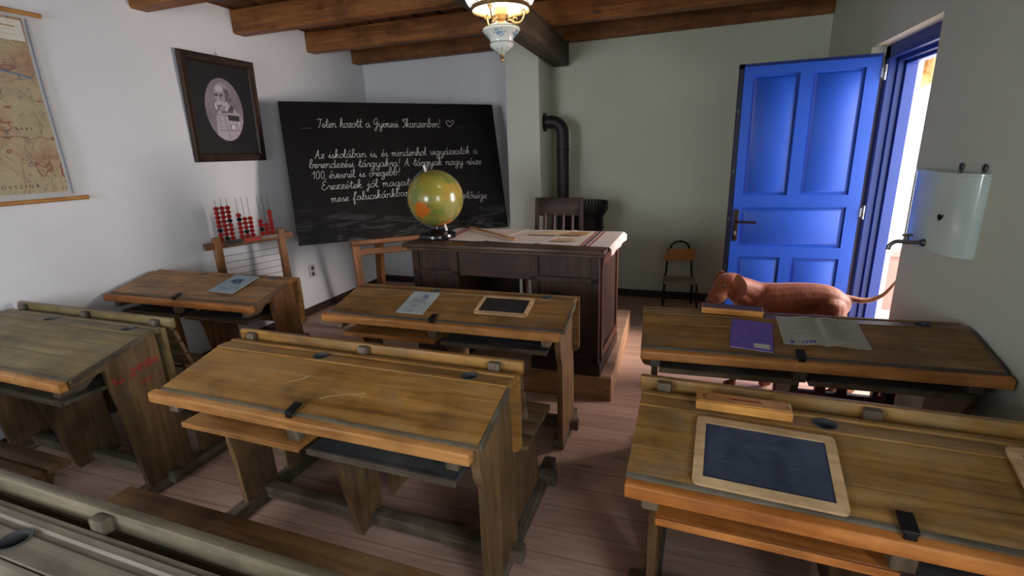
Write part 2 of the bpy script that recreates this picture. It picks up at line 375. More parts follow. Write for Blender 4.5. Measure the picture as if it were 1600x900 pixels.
# door leaf, open at a right angle
YD = 3.86; DX0, DX1 = .39, 1.212; LZ0, LZ1 = .02, 2.022
door = struct(thing('door_1', 'open blue panelled wooden door', 'door', (0, 0, 0))); del door['category']
holes = [(.477, .758, 1.148, 1.945), (.836, 1.128, 1.148, 1.945), (.477, 1.12, .782, 1.065), (.480, .757, .20, .705), (.832, 1.126, .20, .705)]
def leaf_frame():
    bm = B(); ys = (YD, YD + .045)
    xs = [DX0 + .03, .477, .757, .834, 1.126, DX1 - .012]; zs = [LZ0, .20, .705, .782, 1.065, 1.148, 1.945, LZ1 - .022]
    hl = {(1, 1), (3, 1), (1, 3), (2, 3), (3, 3), (1, 5), (3, 5)}
    return wall_with_holes(xs, zs, hl, *ys)
bm = leaf_frame(); bmesh.ops.recalc_face_normals(bm, faces=bm.faces[:]); obj('leaf_frame', bm, M_blue, door)
bm = B(); box(bm, DX0, DX0 + .036, YD + .022, YD + .065, LZ0, LZ1, .002); obj('edge_lip', bm, plain('navy_edge', (10, 22, 62), .4), door)
bm = B(); box(bm, DX0, DX1, YD + .022, YD + .065, LZ1 - .030, LZ1, .002); box(bm, DX1 - .02, DX1, YD + .022, YD + .065, LZ0, LZ1 - .03, .002); obj('rebate_lip', bm, M_bluedk, door)
bm = B()
for z in (1.72, 1.32, .98, .62): box(bm, DX0 + .008, DX0 + .018, YD + .020, YD + .023, z - .012, z + .012, .002)
obj('strike_plate', bm, M_steel, door)
for (x0, x1, z0, z1) in holes:
    x1 = min(x1, 1.126); bm = B()
    box(bm, x0 - .002, x1 + .002, YD + .016, YD + .034, z0 - .002, z1 + .002, 0)
    # raised field with sloping margin
    m = .032
    lo = [(x0 + .012, z0 + .012), (x1 - .012, z0 + .012), (x1 - .012, z1 - .012), (x0 + .012, z1 - .012)]
    hi = [(x0 + m, z0 + m), (x1 - m, z0 + m), (x1 - m, z1 - m), (x0 + m, z1 - m)]
    a = [bm.verts.new((p[0], YD + .016, p[1])) for p in lo]; b = [bm.verts.new((p[0], YD + .006, p[1])) for p in hi]
    for i in range(4): bm.faces.new((a[i], a[(i + 1) % 4], b[(i + 1) % 4], b[i]))
    bm.faces.new(b); obj('door_panel', bm, M_blue, door)
Mbr = plain('brown_bronze', (46, 36, 32), .4, .7)
bm = B(); box(bm, .427, .463, YD - .008, YD + .002, .82, 1.05, .005, 2); pl = obj('handle_plate', bm, Mbr, door)
bm = B(); tube(bm, [(.445, YD, .965), (.445, YD - .045, .965), (.455, YD - .052, .965), (.57, YD - .052, .962)], .0085, 10); obj('lever', bm, Mbr, pl)
bm = B(); box(bm, .437, .453, YD - .016, YD - .006, .862, .895, .004, 2); obj('lock_cylinder', bm, M_steel, pl)
for z in (1.905, 1.03, .25):
    bm = B(); lathe(bm, [(.009, -.045), (.009, -.005), (.0095, -.004), (.0095, .0), (.009, .002), (.009, .045)], (1.226, YD - .004, z), 12)
    box(bm, 1.206, 1.224, YD - .006, YD - .002, z - .03, z + .03, 0); obj('hinge', bm, M_steel, door)
# porch seen through the doorway
bm = B(); box(bm, 1.42, 5.5, 1.0, 9.5, -.12, -.01, 0); struct(obj('floor_porch', bm, M_deck))
Mext = plain('porch_white_wall', (235, 235, 230), .8)
bm = B(); box(bm, 1.40, 1.845, 5.0, 5.2, -.01, 2.9, 0); struct(obj('wall_porch', bm, Mext))
Mwain = plain('red_brown_boards', (138, 92, 88), .6, noise=.1)
pr_ = thing('porch_parapet', 'low red-brown boarded parapet outside the open doorway', 'parapet', (1.86, 5.08, -.01))
bm = B()
for i in range(22): box(bm, i * .1, i * .1 + .098, 0, .06, 0, .50, .003)
obj('boards', bm, Mwain, pr_)
bm = B(); box(bm, -.005, 2.2, -.03, .09, .50, .56, .004); obj('cap_rail', bm, plain('cap_red', (160, 100, 94), .5), pr_)
Wp = lambda ax: wood('porch_pine', (176, 128, 78), (208, 164, 110), (226, 190, 140), ax, .6, .3)
rf = thing('porch_roof_frame', 'bare pine roof timbers of the porch seen through doorway', 'roof frame', (1.9, 5.25, 0))
bm = B(); box(bm, -.06, 2.6, -.02, .14, 2.14, 2.27, .005); obj('plate_beam', bm, Wp('x'), rf)
bm = B(); tube(bm, [(-.08, .05, 1.90), (1.5, .05, 2.62)], .05, 4); obj('diagonal_brace', bm, Wp('x'), rf)
bm = B(); box(bm, .10, .17, 0, .10, 1.95, 2.16, .004); obj('king_post', bm, Wp('z'), rf)
bm = B(); box(bm, -.13, .02, .0, .12, 1.90, 1.965, .004); obj('bracket_block', bm, Wp('x'), rf)
bm = B(); box(bm, -.02, 2.6, .2, .24, 1.96, 3.2, 0); obj('gable_boards', bm, Wp('x'), rf)
bm = B(); box(bm, 1.42, 2.6, .5, 5.6, 2.75, 2.82, 0); struct(obj('roof_porch_sun_block', bm, Wp('y')))  # unseen roof slab, added to keep the sun from entering the room

# ------------------------------------------------------------------ school desks
def zslab(y, zf, sl=.26, yk=.275): return zf + sl * (min(y, yk) - .03)
DESK = {}
def make_desk(key, label, A, Bp, zf, dz=.063, D=.36, bench=True, tints=None, straight=True, drop=.13, shelf=None, slats=4, topm=None, ov=(-.035, -.012)):
    A = Vector(A); Bp = Vector(Bp); W = (Bp - A).length; rz = math.atan2(Bp.y - A.y, Bp.x - A.x)
    root = thing('school_desk', label, 'desk', (A.x, A.y, 0), rz, 'twin school desks with fixed benches')
    T = dict(top=(1, 1, 1), rail=(1, 1, 1), side=(1, 1, 1)); T.update(tints or {}); T.setdefault('back', T['top'])
    sl = .26; yk = D - .085
    zk = zf + sl * (yk - .03)
    P = lambda n, bm, m, t='side', par=None: obj(n, bm, m, par or root, color=T[t])
    root['slab'] = (zf, sl, yk, zk)
    DESK[key] = root
    # sloping board of three planks
    bm = B(); ys = [.032, .032 + (yk - .032) * .36, .032 + (yk - .032) * .70, yk]
    ang = math.atan(sl)
    for a, b in zip(ys, ys[1:]):
        prism(bm, [(a, zslab(a, zf, sl, yk)), (b - .0042, zslab(b - .0042, zf, sl, yk)), (b - .0042, zslab(b, zf, sl, yk) - .022), (a, zslab(a, zf, sl, yk) - .022)], 0, W, 'x', 0)
    P('sloping_top', bm, (topm or W_top)('x'), 'top')
    # flat ink shelf with pencil groove and two ink holes
    bm = B(); hi_ = zk + .004
    prism(bm, [(yk, zk - .02), (yk, hi_), (yk + .05, hi_), (yk + .056, hi_ - .004), (yk + .066, hi_ - .004), (yk + .071, hi_ + .001), (D, hi_ + .001), (D, zk - .02)], 0, W, 'x')
    strip = P('ink_shelf', bm, (topm or W_top)('x'), 'top')
    cut = B()
    for fx in (.395, .885): lathe(cut, [(.026, -.05), (.026, .05)], (fx * W, yk + .032, zk), 20)
    cme = bpy.data.meshes.new('cut'); bmesh.ops.recalc_face_normals(cut, faces=cut.faces[:]); cut.to_mesh(cme); cut.free(); co = bpy.data.objects.new('cut', cme); C.objects.link(co)
    md = strip.modifiers.new('b', 'BOOLEAN'); md.operation = 'DIFFERENCE'; md.object = co; md.solver = 'EXACT'
    co.matrix_world = Matrix.LocRotScale(root.location, root.rotation_euler, None)
    bpy.context.view_layer.update(); baked(strip); bpy.data.objects.remove(co); bpy.data.meshes.remove(cme)
    strip.data.set_sharp_from_angle(angle=math.radians(30))
    for fx in (.395, .885):
        bm = B(); lathe(bm, [(.0255, .006), (.0255, -.034), (.0005, -.034)], (fx * W, yk + .032, zk), 20, cap=False)
        lathe(bm, [(.0255, .0055), (.030, .0062), (.030, .0045), (.0255, .004)], (fx * W, yk + .032, zk), 20, cap=False)
        P('inkwell', bm, plain('inkwell_grey', (78, 82, 84), .5, .3), 'top', strip)
    # front rail, brackets, latch
    bm = B(); prism(bm, [(-.006, zf - .050), (.027, zf - .050), (.027, zf - .010), (-.002, zf - .012), (-.006, zf - .016)], ov[0], W + ov[1], 'x', .002); P('front_rail', bm, W_rail('x'), 'rail')
    bm = B(); prism(bm, [(.020, zf - .0095), (.031, zf - .0095), (.0315, zf + .0004), (.026, zf - .0004), (.021, zf - .004)], .0, W, 'x', 0); P('worn_nosing', bm, W_grey('x'), 'top')
    for bx in (.04, W - .10):
        bm = B(); prism(bm, [(.012, zf - .051), (.17, zf + sl * .14 - .024), (.17, zf - .035), (.10, zf - .088), (.012, zf - .088)], bx, bx + .042, 'x', .003); P('rail_bracket', bm, W_grey('y'))
    bm = B(); lx = W * .485
    box(bm, lx - .016, lx + .016, .006, .060, -.002, .006, .002, 1, Matrix.Translation((0, 0, zf + .001)) @ Matrix.Rotation(math.atan(sl), 4, 'X')); box(bm, lx - .012, lx + .012, .004, .012, zf - .052, zf + .004, .002)
    l_ = P('lid_latch', bm, M_iron)
    bm = B(); prism(bm, [(.01, zf - .10), (.045, zf - .095), (.05, zf - .051), (.005, zf - .051)], lx - .024, lx + .024, 'x', .003); P('latch_block', bm, W_grey('z'), 'side', l_)
    # side panels and centre panel
    out = [(.035, zf - .05), (.165, zf - .028), (.168, zf - .10), (.180, zf - .18), (.190, zf - .26), (.215, .06), (.225, .03), (D + .03, .03), (D + .02, .35), (D - .015, zk - .02), (yk, zk - .022), (.06, zf - .018), (.035, zf - .022)]
    outl = out
    mid = [(.12, zf - .13), (.125, zf - .17), (.150, zf - .24), (.225, .06), (.235, .03), (D + .02, .03), (D - .015, zk - .025), (yk, zk - .03), (.12, zf - .03)]
    if straight:
        out = [(.035, zf - .05), (.072, zf - .04), (.075, zf - .10), (.085, zf - .16), (.115, zf - .22), (.112, .06), (.12, .03)] + out[7:]
    for nm, x0, x1, pf in (('side_panel', .045, .073, outl), ('centre_panel', W / 2 - .014, W / 2 + .014, mid), ('side_panel', W - .05, W - .022, out)):
        bm = B(); prism(bm, pf, x0, x1, 'x', .002); o = P(nm, bm, W_side('z'))
    bm = B(); prism(bm, [(.033, zf - .024), (yk, zk - .024), (yk, zk), (.033, zf + .0)], W + .001, W + .011, 'x', .001); P('end_batten', bm, W_grey('y'))
    # book shelves
    zs = zf - drop
    for i, (x0, x1) in enumerate(((.076, W / 2 - .017), (W / 2 + .017, W - .075))):
        bm = B(); box(bm, x0, x1, .026, D - .02, zs, zs + .018, .003); P('book_shelf', bm, (shelf or W_shelf)('x') if (i or not (tints or {}).get('leftwood')) else W_rail('x'), 'rail' if (not i and (tints or {}).get('leftwood')) else 'side')
        bm = B(); box(bm, x0, x1, .017, .0255, zs - .003, zs + .019, .002); P('shelf_edge', bm, W_grey('x') if not (not i and (tints or {}).get('leftwood')) else W_rail('x'), 'rail')
    # front modesty board
    bm = B(); zb = zf - .24; x0, x1 = -.005, W + .012; r = .03
    pts = [(x0, zk + .0), (x0, zb + r)] + [(x0 + r - r * math.cos(a), zb + r - r * math.sin(a)) for a in (PI / 6, PI / 3, PI / 2)] + [(x1 - r + r * math.sin(a), zb + r - r * math.cos(a)) for a in (0, PI / 6, PI / 3, PI / 2)] + [(x1, zk)]
    prism(bm, pts, D, D + .018, 'y', .002); P('modesty_board', bm, (topm or W_top)('x'), 'top')
    # runners and crossbeams
    yend = D + .58 if bench else D + .12
    for x0 in (.025, W - .078):
        bm = B(); box(bm, x0, x0 + .058, .12, yend, 0, .055, .006, 2); P('floor_runner', bm, W_grey('y'))
    for yb in ((.30, D + .40) if bench else (.28,)):
        bm = B(); box(bm, -.022, W + .022, yb, yb + .055, .022, .082, .008, 2); P('crossbeam', bm, W_grey('x'))
    if bench:
        y0 = D + .045; zr = zk + .03
        bm = B(); box(bm, -.015, W + .01, y0, y0 + .024, zr - .05, zr, .005, 2); P('backrest_rail', bm, (topm or W_top)('x'), 'back')
        for fx in (.05, .5, .93):
            bm = B(); box(bm, fx * W - .022, fx * W + .022, D + .019, y0 - .001, zr - .04, zr - .004, .005, 2); P('spacer_block', bm, W_grey('z'))
        for i in range(3):
            zt = zr - .065 - i * .068; yy = y0 + .008 + i * .017
            bm = B(); prism(bm, [(yy, zt), (yy + .02, zt + .004), (yy + .036, zt - .054), (yy + .016, zt - .058)], .0, W, 'x', .003); P('backrest_slat', bm, W_side('x'))
        sw = .336 / slats
        for i in range(slats):
            ya = D + .10 + i * sw
            bm = B(); box(bm, .0, W, ya, ya + sw - .011, .408 - .004 * abs(i - 2), .434 - .004 * abs(i - 2), .006, 2); P('seat_slat', bm, W_side('x'), 'seat' if 'seat' in T else 'side')
        for x0 in (.05, W / 2 - .014, W - .08):
            bm = B(); prism(bm, [(D + .075, .06), (D + .11, zr - .06), (D + .135, zr - .06), (D + .16, .395), (D + .39, .385), (D + .36, .3), (D + .40, .06)] if False else [(D + .10, .056), (D + .10, .399), (D + .40, .396), (D + .36, .30), (D + .40, .056)], x0, x0 + .028, 'x', .002); P('bench_panel', bm, W_side('z'))
            bm = B(); prism(bm, [(y0 + .026, zr - .03), (y0 + .05, zr - .06), (D + .155, .42), (D + .105, .42), (y0 + .026, zr - .06)] if False else [(y0 + .0245, zr - .045), (y0 + .045, zr - .045), (D + .16, .4345), (D + .125, .4345)], x0, x0 + .026, 'x', .001); P('backrest_support', bm, W_side('z'))
    return root
golden = dict(top=(1.06, 1.02, .84), rail=(1.0, .98, .95), side=(1.05, 1, .95), leftwood=True)
make_desk('C2', 'golden twin school desk in the middle of the room, centre row, nothing on it', (-1.79, 1.135), (-.495, 1.085), .70, tints=golden, drop=.148)
make_desk('C1', 'twin school desk in front of the teacher desk carrying a booklet and small slate', (-1.76, 2.07), (-.455, 2.045), .70, bench=False, tints=dict(top=(.76, .74, .78), rail=(.95, .85, .72), side=(1.1, .95, .8), leftwood=True))
make_desk('R1', 'twin school desk against right wall carrying a purple notebook, dog behind it', (-.095, 1.95), (1.14, 1.975), .70, bench=False, drop=.112, shelf=W_grey, ov=(0, .014), tints=dict(top=(.72, .70, .70), rail=(.9, .8, .68), side=(.7, .72, .72)))
make_desk('R2', 'yellowish twin school desk nearest on the right carrying the big slate', (-.079, 1.077), (1.135, 1.003), .70, ov=(0, 0), tints=dict(top=(.98, 1.02, 1.0), rail=(.95, .72, .50), side=(.8, .72, .62), leftwood=True))
make_desk('L2', 'greyish twin school desk by left wall with red painted numbers on its side', (-3.41, 1.13), (-2.235, 1.09), .70, D=.41, straight=False, shelf=W_grey, topm=W_topolive, tints=dict(top=(.86, .86, .84), rail=(1, .95, .85), side=(.86, .84, .78)))
make_desk('L1', 'twin school desk in left corner carrying a bluish booklet, before the abacus', (-3.385, 2.015), (-2.20, 2.0), .735, bench=False, straight=False, tints=dict(top=(.86, .76, .70), rail=(.8, .62, .45), side=(1.05, .78, .6)))
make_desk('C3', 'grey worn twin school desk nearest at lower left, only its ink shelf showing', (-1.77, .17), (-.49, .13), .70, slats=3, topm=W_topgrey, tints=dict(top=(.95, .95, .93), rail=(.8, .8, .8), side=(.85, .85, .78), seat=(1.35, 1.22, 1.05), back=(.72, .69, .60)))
make_desk('L3', 'twin school desk at lower left of which only a bench end shows', (-3.42, .25), (-2.165, .225), .70, tints=dict(top=(.8, .85, .9), side=(1.1, 1.1, 1.05)))
# red numbers on the side of the grey desk by the left wall
d = DESK['L2']; Wd = 1.1757
bm = B(); to3 = lambda u, v: (Wd - .0215, u, v)
write_on(bm, '1u 29184', (.175, .585), (.385, .625), .017, to3, .0026); write_on(bm, 'uuo', (.29, .555), (.345, .562), .009, to3, .0018)
obj('painted_number', bm, M_red, d)

def on_desk(o, key, x, y, rz=0, lift=.0008):
    d = DESK[key]; zf, sl, yk, zk = d['slab']; D0 = Matrix.LocRotScale(d.location, d.rotation_euler, None)
    if y > yk: m = D0 @ Matrix.Translation((x, y, zk + .005 + lift)) @ Matrix.Rotation(rz, 4, 'Z')
    else: m = D0 @ Matrix.Translation((x, y, zf + sl * (y - .03) + lift)) @ Matrix.Rotation(math.atan(sl), 4, 'X') @ Matrix.Rotation(rz, 4, 'Z')
    o.matrix_world = m; return o

# ------------------------------------------------------------------ things on the desks
def slate(label, w, h, fw=.024, face=None):
    t = thing('writing_slate', label, 'slate', group='wood framed writing slates')
    bm = B(); box(bm, -w / 2 + fw - .004, w / 2 - fw + .004, -h / 2 + fw - .004, h / 2 - fw + .004, .002, .0055, 0); obj('slate_face', bm, face or M_slate_face, t)
    bm = B(); r = .014
    def rr(w_, h_, r_, n=4):
        out = []
        for cx, cy, a0 in ((w_ / 2 - r_, h_ / 2 - r_, 0), (-w_ / 2 + r_, h_ / 2 - r_, PI / 2), (-w_ / 2 + r_, -h_ / 2 + r_, PI), (w_ / 2 - r_, -h_ / 2 + r_, 1.5 * PI)):
            out += [(cx + r_ * math.cos(a0 + k * PI / 2 / n), cy + r_ * math.sin(a0 + k * PI / 2 / n)) for k in range(n + 1)]
        return out
    o_ = rr(w, h, r); i_ = rr(w - 2 * fw, h - 2 * fw, .0012)
    V = [[bm.verts.new((p[0], p[1], z)) for p in ring] for ring, z in ((o_, 0), (o_, .008), (i_, .0095), (i_, 0))]
    n = len(o_)
    for a in range(4):
        A_, B_ = V[a], V[(a + 1) % 4]
        for i in range(n): bm.faces.new((A_[i], A_[(i + 1) % n], B_[(i + 1) % n], B_[i]))
    obj('slate_frame', bm, M_slatewood, t); return t
def slate_mat():
    t = NT('slate_with_chalk_dust'); v = t.coords((1, 1, 1)); t.b.inputs['Roughness'].default_value = .55
    a = t.noise(v, 9, 5, .65, .8); col = t.ramp(a, [(.35, lin((38, 48, 66))), (.7, lin((66, 78, 98)))])
    b = t.noise(t.coords((3, 60, 3)), 2.0, 3, .6, .3); col = t.mix(col, lin((120, 126, 136)), t.ramp(b, [(.62, (0, 0, 0, 1)), (.80, (.35, .35, .35, 1))]))
    t.link(col, t.b.inputs['Base Color']); return t.m
M_slate_face = slate_mat()
on_desk(slate('large writing slate with pale wooden frame on the nearest right desk', .33, .234), 'R2', .324, .1385, -.02, .003)
on_desk(slate('writing slate at the right edge, only its left frame side showing', .30, .19), 'R2', .99, .20, -.06, .008)
on_desk(slate('small writing slate in wooden frame on desk before the teacher desk', .285, .172, .020, plain('dark_slate', (32, 33, 36), .55, noise=.2, nscale=14)), 'C1', .964, .19, .0)

def booklet(name, label, cat, w, h, cover, th=.004, leaf=True):
    t = thing(name, label, cat)
    bm = B(); box(bm, -w / 2 + .002, w / 2 - .002, -h / 2 + .002, h / 2 - .001, .0008, th, 0); obj('pages', bm, M_paper, t)
    bm = B(); box(bm, -w / 2, w / 2, -h / 2, h / 2, th, th + .0010, .0004); box(bm, -w / 2, w / 2, -h / 2, h / 2, 0, .0008, 0); box(bm, -w / 2 - .0008, -w / 2 + .0006, -h / 2, h / 2, 0, th + .001, .0003)
    c = obj('cover', bm, cover, t); return t, c
Mgb = plain('grey_blue_cover', (150, 162, 164), .8, noise=.10, nscale=12)
t, c = booklet('booklet', 'pale grey-blue booklet with round emblem on desk before the teacher desk', 'booklet', .158, .215, Mgb)
bm = B(); z = .0056
tube(bm, [(.018 + .017 * math.cos(a * PI / 8), .055 + .017 * math.sin(a * PI / 8), z) for a in range(17)], .0012, 4)
for (dx, dy) in ((.012, .055), (.024, .055), (.018, .063), (.018, .047)): sphere(bm, (dx, dy, z), (.004, .005, .0006), 8, 5)
obj('emblem', bm, M_blueink, c)
bm = B()
for yy, w_ in ((.025, .09), (.010, .07), (-.004, .10), (-.03, .06), (-.044, .045), (-.085, .05)):
    tube(bm, [(-w_ / 2 + w_ * k / 14, yy + random.uniform(-.0015, .0015), z) for k in range(15)], .0009, 4)
obj('printed_lines', bm, M_ink, c); on_desk(t, 'C1', .477, .166, .0)
Mgb2 = plain('faded_blue_cover', (132, 150, 160), .75, noise=.1, nscale=12)
t, c = booklet('booklet', 'faded blue booklet with dark drawing on the left corner desk', 'booklet', .20, .21, Mgb2, .003)
bm = B()
for k in range(9): tube(bm, spline([(random.uniform(-.05, .05), random.uniform(-.01, .05), .0046) for _ in range(4)], 4), .0022, 4)
tube(bm, [(-.06, -.06, .0046), (.02, -.062, .0046)], .0012, 4); obj('cover_drawing', bm, plain('print_blue', (44, 66, 92), .8), c); on_desk(t, 'L1', .855, .20, -.06, .006)
Mpur = plain('purple_cover', (98, 78, 158), .7, noise=.14, nscale=30)
t, c = booklet('notebook', 'purple school notebook with white label, on right desk by the pages', 'notebook', .158, .208, Mpur, .004)
bm = B(); box(bm, .008, .068, -.090, -.058, .0050, .0056, 0); lb = obj('name_label', bm, M_paper, c)
bm = B()
for yy in (-.066, -.074, -.082): tube(bm, [(.012 + .052 * k / 10, yy + random.uniform(-.001, .001), .0058) for k in range(11)], .0006, 4)
for a, b in (((.010, -.060), (.066, -.060)), ((.066, -.060), (.066, -.088)), ((.066, -.088), (.010, -.088)), ((.010, -.088), (.010, -.060))): tube(bm, [(*a, .0058), (*b, .0058)], .0007, 4)
obj('label_print', bm, M_ink, lb); on_desk(t, 'R1', .440, .148, -.13)
# open exercise book
t = thing('open_exercise_book', 'open handwritten exercise book with blue stamp marks on the right desk', 'exercise book')
for s in (-1, 1):
    bm = B(); n = 8; rows = []
    for i in range(n + 1):
        u = i / n; x = s * u * .152; zz = .0015 + .010 * math.sin(min(1, u * 1.8) * PI) * (1 - u) + .0015 * (u > .9)
        rows.append([bm.verts.new((x, y, zz)) for y in (-.103, .103)])
    for a, b in zip(rows, rows[1:]): bm.faces.new((a[0], b[0], b[1], a[1]))
    r = bmesh.ops.solidify(bm, geom=bm.faces[:], thickness=.0012)
    pg = obj('page', bm, M_paper, t)
    def zp(x): u = abs(x) / .152; return .0021 + .010 * math.sin(min(1, u * 1.8) * PI) * (1 - u)
    bm = B()
    for q in range(9 if s < 0 else 14):
        yy = .085 - q * (.014 if s < 0 else .0105); L = random.uniform(.5, .95)
        xs = [s * (.018 + .118 * k / 16) for k in range(int(17 * L))]
        tube(bm, [(x, yy + random.uniform(-.0018, .0018), zp(x)) for x in xs], .0005, 4)
    obj('handwriting', bm, M_ink, pg)
    if s < 0:
        bm = B()
        for cx in (-.125, -.118, -.083, -.07, -.057, -.045):
            tube(bm, [(cx, -.092, zp(cx)), (cx + .006, -.084, zp(cx)), (cx - .002, -.076, zp(cx)), (cx + .010, -.080, zp(cx))], .002, 4)
        obj('blue_marks', bm, M_blueink, pg)
    bm = B(); cx = s * .03 if s > 0 else -.045; sphere(bm, (cx, .083, zp(cx)), (.006, .0022, .0006), 10, 6); obj('ink_blot', bm, M_black, pg)
on_desk(t, 'R1', .704, .196, .0, .004)
# wooden pencil boxes
Mpb = wood('pencil_box', (190, 124, 52), (214, 152, 74), (226, 172, 98), 'x', .4, .1)
def pencil_box(label, L, Wd, H, lidmat, marks):
    t = thing('pencil_box', label, 'pencil box', group='wooden pencil boxes')
    bm = B(); box(bm, -L / 2, L / 2, -Wd / 2, Wd / 2, 0, H, .0025, 2); obj('box_body', bm, Mpb, t)
    bm = B(); box(bm, -L / 2 + .004, L / 2 - .004, -Wd / 2 + .004, Wd / 2 - .004, H + .0002, H + .003, .001); l = obj('sliding_lid', bm, lidmat, t)
    if marks:
        bm = B(); tube(bm, [(-L / 2 + .03 + .011 * math.cos(a), .012 * math.sin(a), H + .0032) for a in [PI * .55 + k * PI * .9 / 8 for k in range(9)]], .0012, 5); obj('thumb_notch', bm, M_iron, l)
        bm = B(); lathe(bm, [(.003, 0), (.003, .0012)], (L / 2 - .012, -.008, H + .0025), 10); obj('lid_pin', bm, M_iron, l)
        for mm, k0 in ((M_red, 0), (M_iron, 1)):
            bm = B()
            for k in range(6):
                cx = -.035 + k * .014 + k0 * .006
                tube(bm, spline([(cx - .006, -.003, H + .0032), (cx, .004, H + .0032), (cx + .004, -.003, H + .0032), (cx + .008, .003, H + .0032)], 4), .0009, 4)
            obj('painted_ornament', bm, mm, l)
    return t
on_desk(pencil_box('orange wooden pencil box with painted ornament behind the large slate', .247, .062, .026, Mpb, True), 'R2', .279, .318, -.0)
on_desk(pencil_box('wooden pencil box with purplish lid under the muzzle of the dog', .252, .07, .026, plain('purplish_lid', (96, 66, 76), .5, noise=.2), False), 'R1', .381, .322, -.10)
# bright marks scratched in chalk on the golden desk
bm = B(); d = DESK['C2']; zf, sl, yk, zk = d['slab']
for pts in ([(.68, .10), (.73, .125), (.80, .145), (.83, .155)], [(.50, .15), (.54, .175), (.56, .20)]):
    tube(bm, [(x, y, zf + sl * (y - .03) + .0004) for x, y in [(v.x, v.y) for v in spline([(a, b, 0) for a, b in pts], 5)]], .0011, 4)
obj('chalk_scratch', bm, plain('chalk_faint', (178, 160, 120), .9), d)

# ------------------------------------------------------------------ teacher platform and desk
bm = B(); t = thing('teacher_platform', 'low boarded wooden platform carrying the teacher desk', 'platform', (-2.0, 2.738, 0))
box(bm, .02, 1.70, .02, 1.36, .135, .158, .003); obj('deck_boards', bm, M_plat, t)
bm = B(); box(bm, 0, 1.70, 0, .022, 0, .155, .003); obj('front_board', bm, wood('platform_front', (128, 94, 62), (160, 124, 86), (184, 148, 108), 'x', .5, .7), t)
bm = B(); box(bm, 1.678, 1.702, .022, 1.36, 0, .156, .003); obj('side_board', bm, wood('platform_side', (150, 112, 80), (184, 146, 112), (204, 168, 134), 'y', .5, .4), t)
TD = thing('teacher_desk', 'large dark brown teacher desk on platform below the blackboard', 'desk', (-1.66, 2.80, .158), math.radians(-3.5))
TW, TDp, TH = 1.30, .64, .795
bm = B(); box(bm, -.02, TW + .02, -.035, TDp + .02, TH - .028, TH, .006, 2); box(bm, 0, TW, -.01, TDp, TH - .045, TH - .028, .004); obj('desk_top', bm, wood('dark_top', (52, 36, 26), (82, 60, 44), (110, 84, 64), 'x', .4, .2), TD)
def pedestal(x0, x1):
    bm = B(); box(bm, x0, x1, .03, TDp - .02, .07, TH - .045, .003); p = obj('pedestal', bm, W_dark('z'), TD)
    bm = B(); box(bm, x0 - .012, x1 + .012, .018, TDp - .008, 0, .075, .004); obj('plinth', bm, W_dark('x'), p)
    w = x1 - x0
    for (a, b, c, d_) in ((x0, x0 + .05, .075, TH - .045), (x1 - .05, x1, .075, TH - .045), (x0, x1, TH - .21, TH - .175), (x0, x1, .075, .13)):
        bm = B(); box(bm, a, b, .018, .031, c, d_, .003); obj('face_frame', bm, W_dark('z' if b - a < .1 else 'x'), p)
    return p
p1 = pedestal(.02, .36); p2 = pedestal(.86, TW - .02)
bm = B(); box(bm, TW - .021, TW - .008, .06, .10, .09, TH - .05, .002); box(bm, TW - .021, TW - .008, TDp - .07, TDp - .03, .09, TH - .05, .002); box(bm, TW - .021, TW - .008, .06, TDp - .03, .09, .15, .002); box(bm, TW - .021, TW - .008, .06, TDp - .03, TH - .11, TH - .05, .002)
obj('end_frame', bm, wood('reddish_end', (62, 34, 26), (86, 50, 38), (108, 68, 52), 'z', .45, .1), p2)
bm = B(); lathe(bm, [(.026, .0), (.026, .004), (.020, .004), (.018, -.004), (.001, -.004)], (0, 0, 0), 20, M=Matrix.Translation((1.02, .026, .50)) @ Matrix.Rotation(PI / 2, 4, 'X')); obj('keyhole_plate', bm, M_iron, p2)
bm = B(); box(bm, .36, .86, .035, .055, TH - .21, TH - .045, .003); obj('apron', bm, W_dark('x'), TD)
bm = B(); box(bm, .36, .58, TDp - .10, TDp - .08, .08, TH - .21, .002); obj('back_panel', bm, W_dark('x'), TD)
Mt = Matrix.LocRotScale(TD.location, TD.rotation_euler, None)
def on_teacher(o, x, y, rz=0, lift=0.0008): o.matrix_world = Mt @ Matrix.Translation((x, y, TH + lift)) @ Matrix.Rotation(rz, 4, 'Z'); return o
# tablecloth
t = NT('striped_linen'); v = t.coords((1, 1, 1), False); uvn = t.new('ShaderNodeUVMap'); sp = t.new('ShaderNodeSeparateXYZ'); t.link(uvn.outputs[0], sp.inputs[0])
lr = t.ramp(t.noise(v, 60, 3), [(.3, lin((202, 190, 182))), (.7, lin((222, 212, 206)))])
rd, dk = lin((150, 28, 40)), lin((50, 24, 34)); off, on = (0, 0, 0, 1), (1, 1, 1, 1)
st_ = [(0, off)]
for c_ in (.075, .835): st_ += [(c_ - .026, on), (c_ - .013, off), (c_ - .008, on), (c_ + .008, off), (c_ + .013, on), (c_ + .026, off)]
rs = t.new('ShaderNodeValToRGB'); rs.color_ramp.interpolation = 'CONSTANT'; set_ramp(rs, st_); t.link(sp.outputs[0], rs.inputs[0])
cm = t.new('ShaderNodeValToRGB'); cm.color_ramp.interpolation = 'CONSTANT'; set_ramp(cm, [(0, rd), (.825, dk), (.846, rd)]); t.link(sp.outputs[0], cm.inputs[0])
t.link(t.mix(lr, cm.outputs[0], t.mix((0, 0, 0, 1), rs.outputs[0], .92)), t.b.inputs['Base Color']); t.b.inputs['Roughness'].default_value = .95
bm = B(); NX, NY = 64, 20; G = []; uvl = bm.loops.layers.uv.new('UVMap'); UV = {}
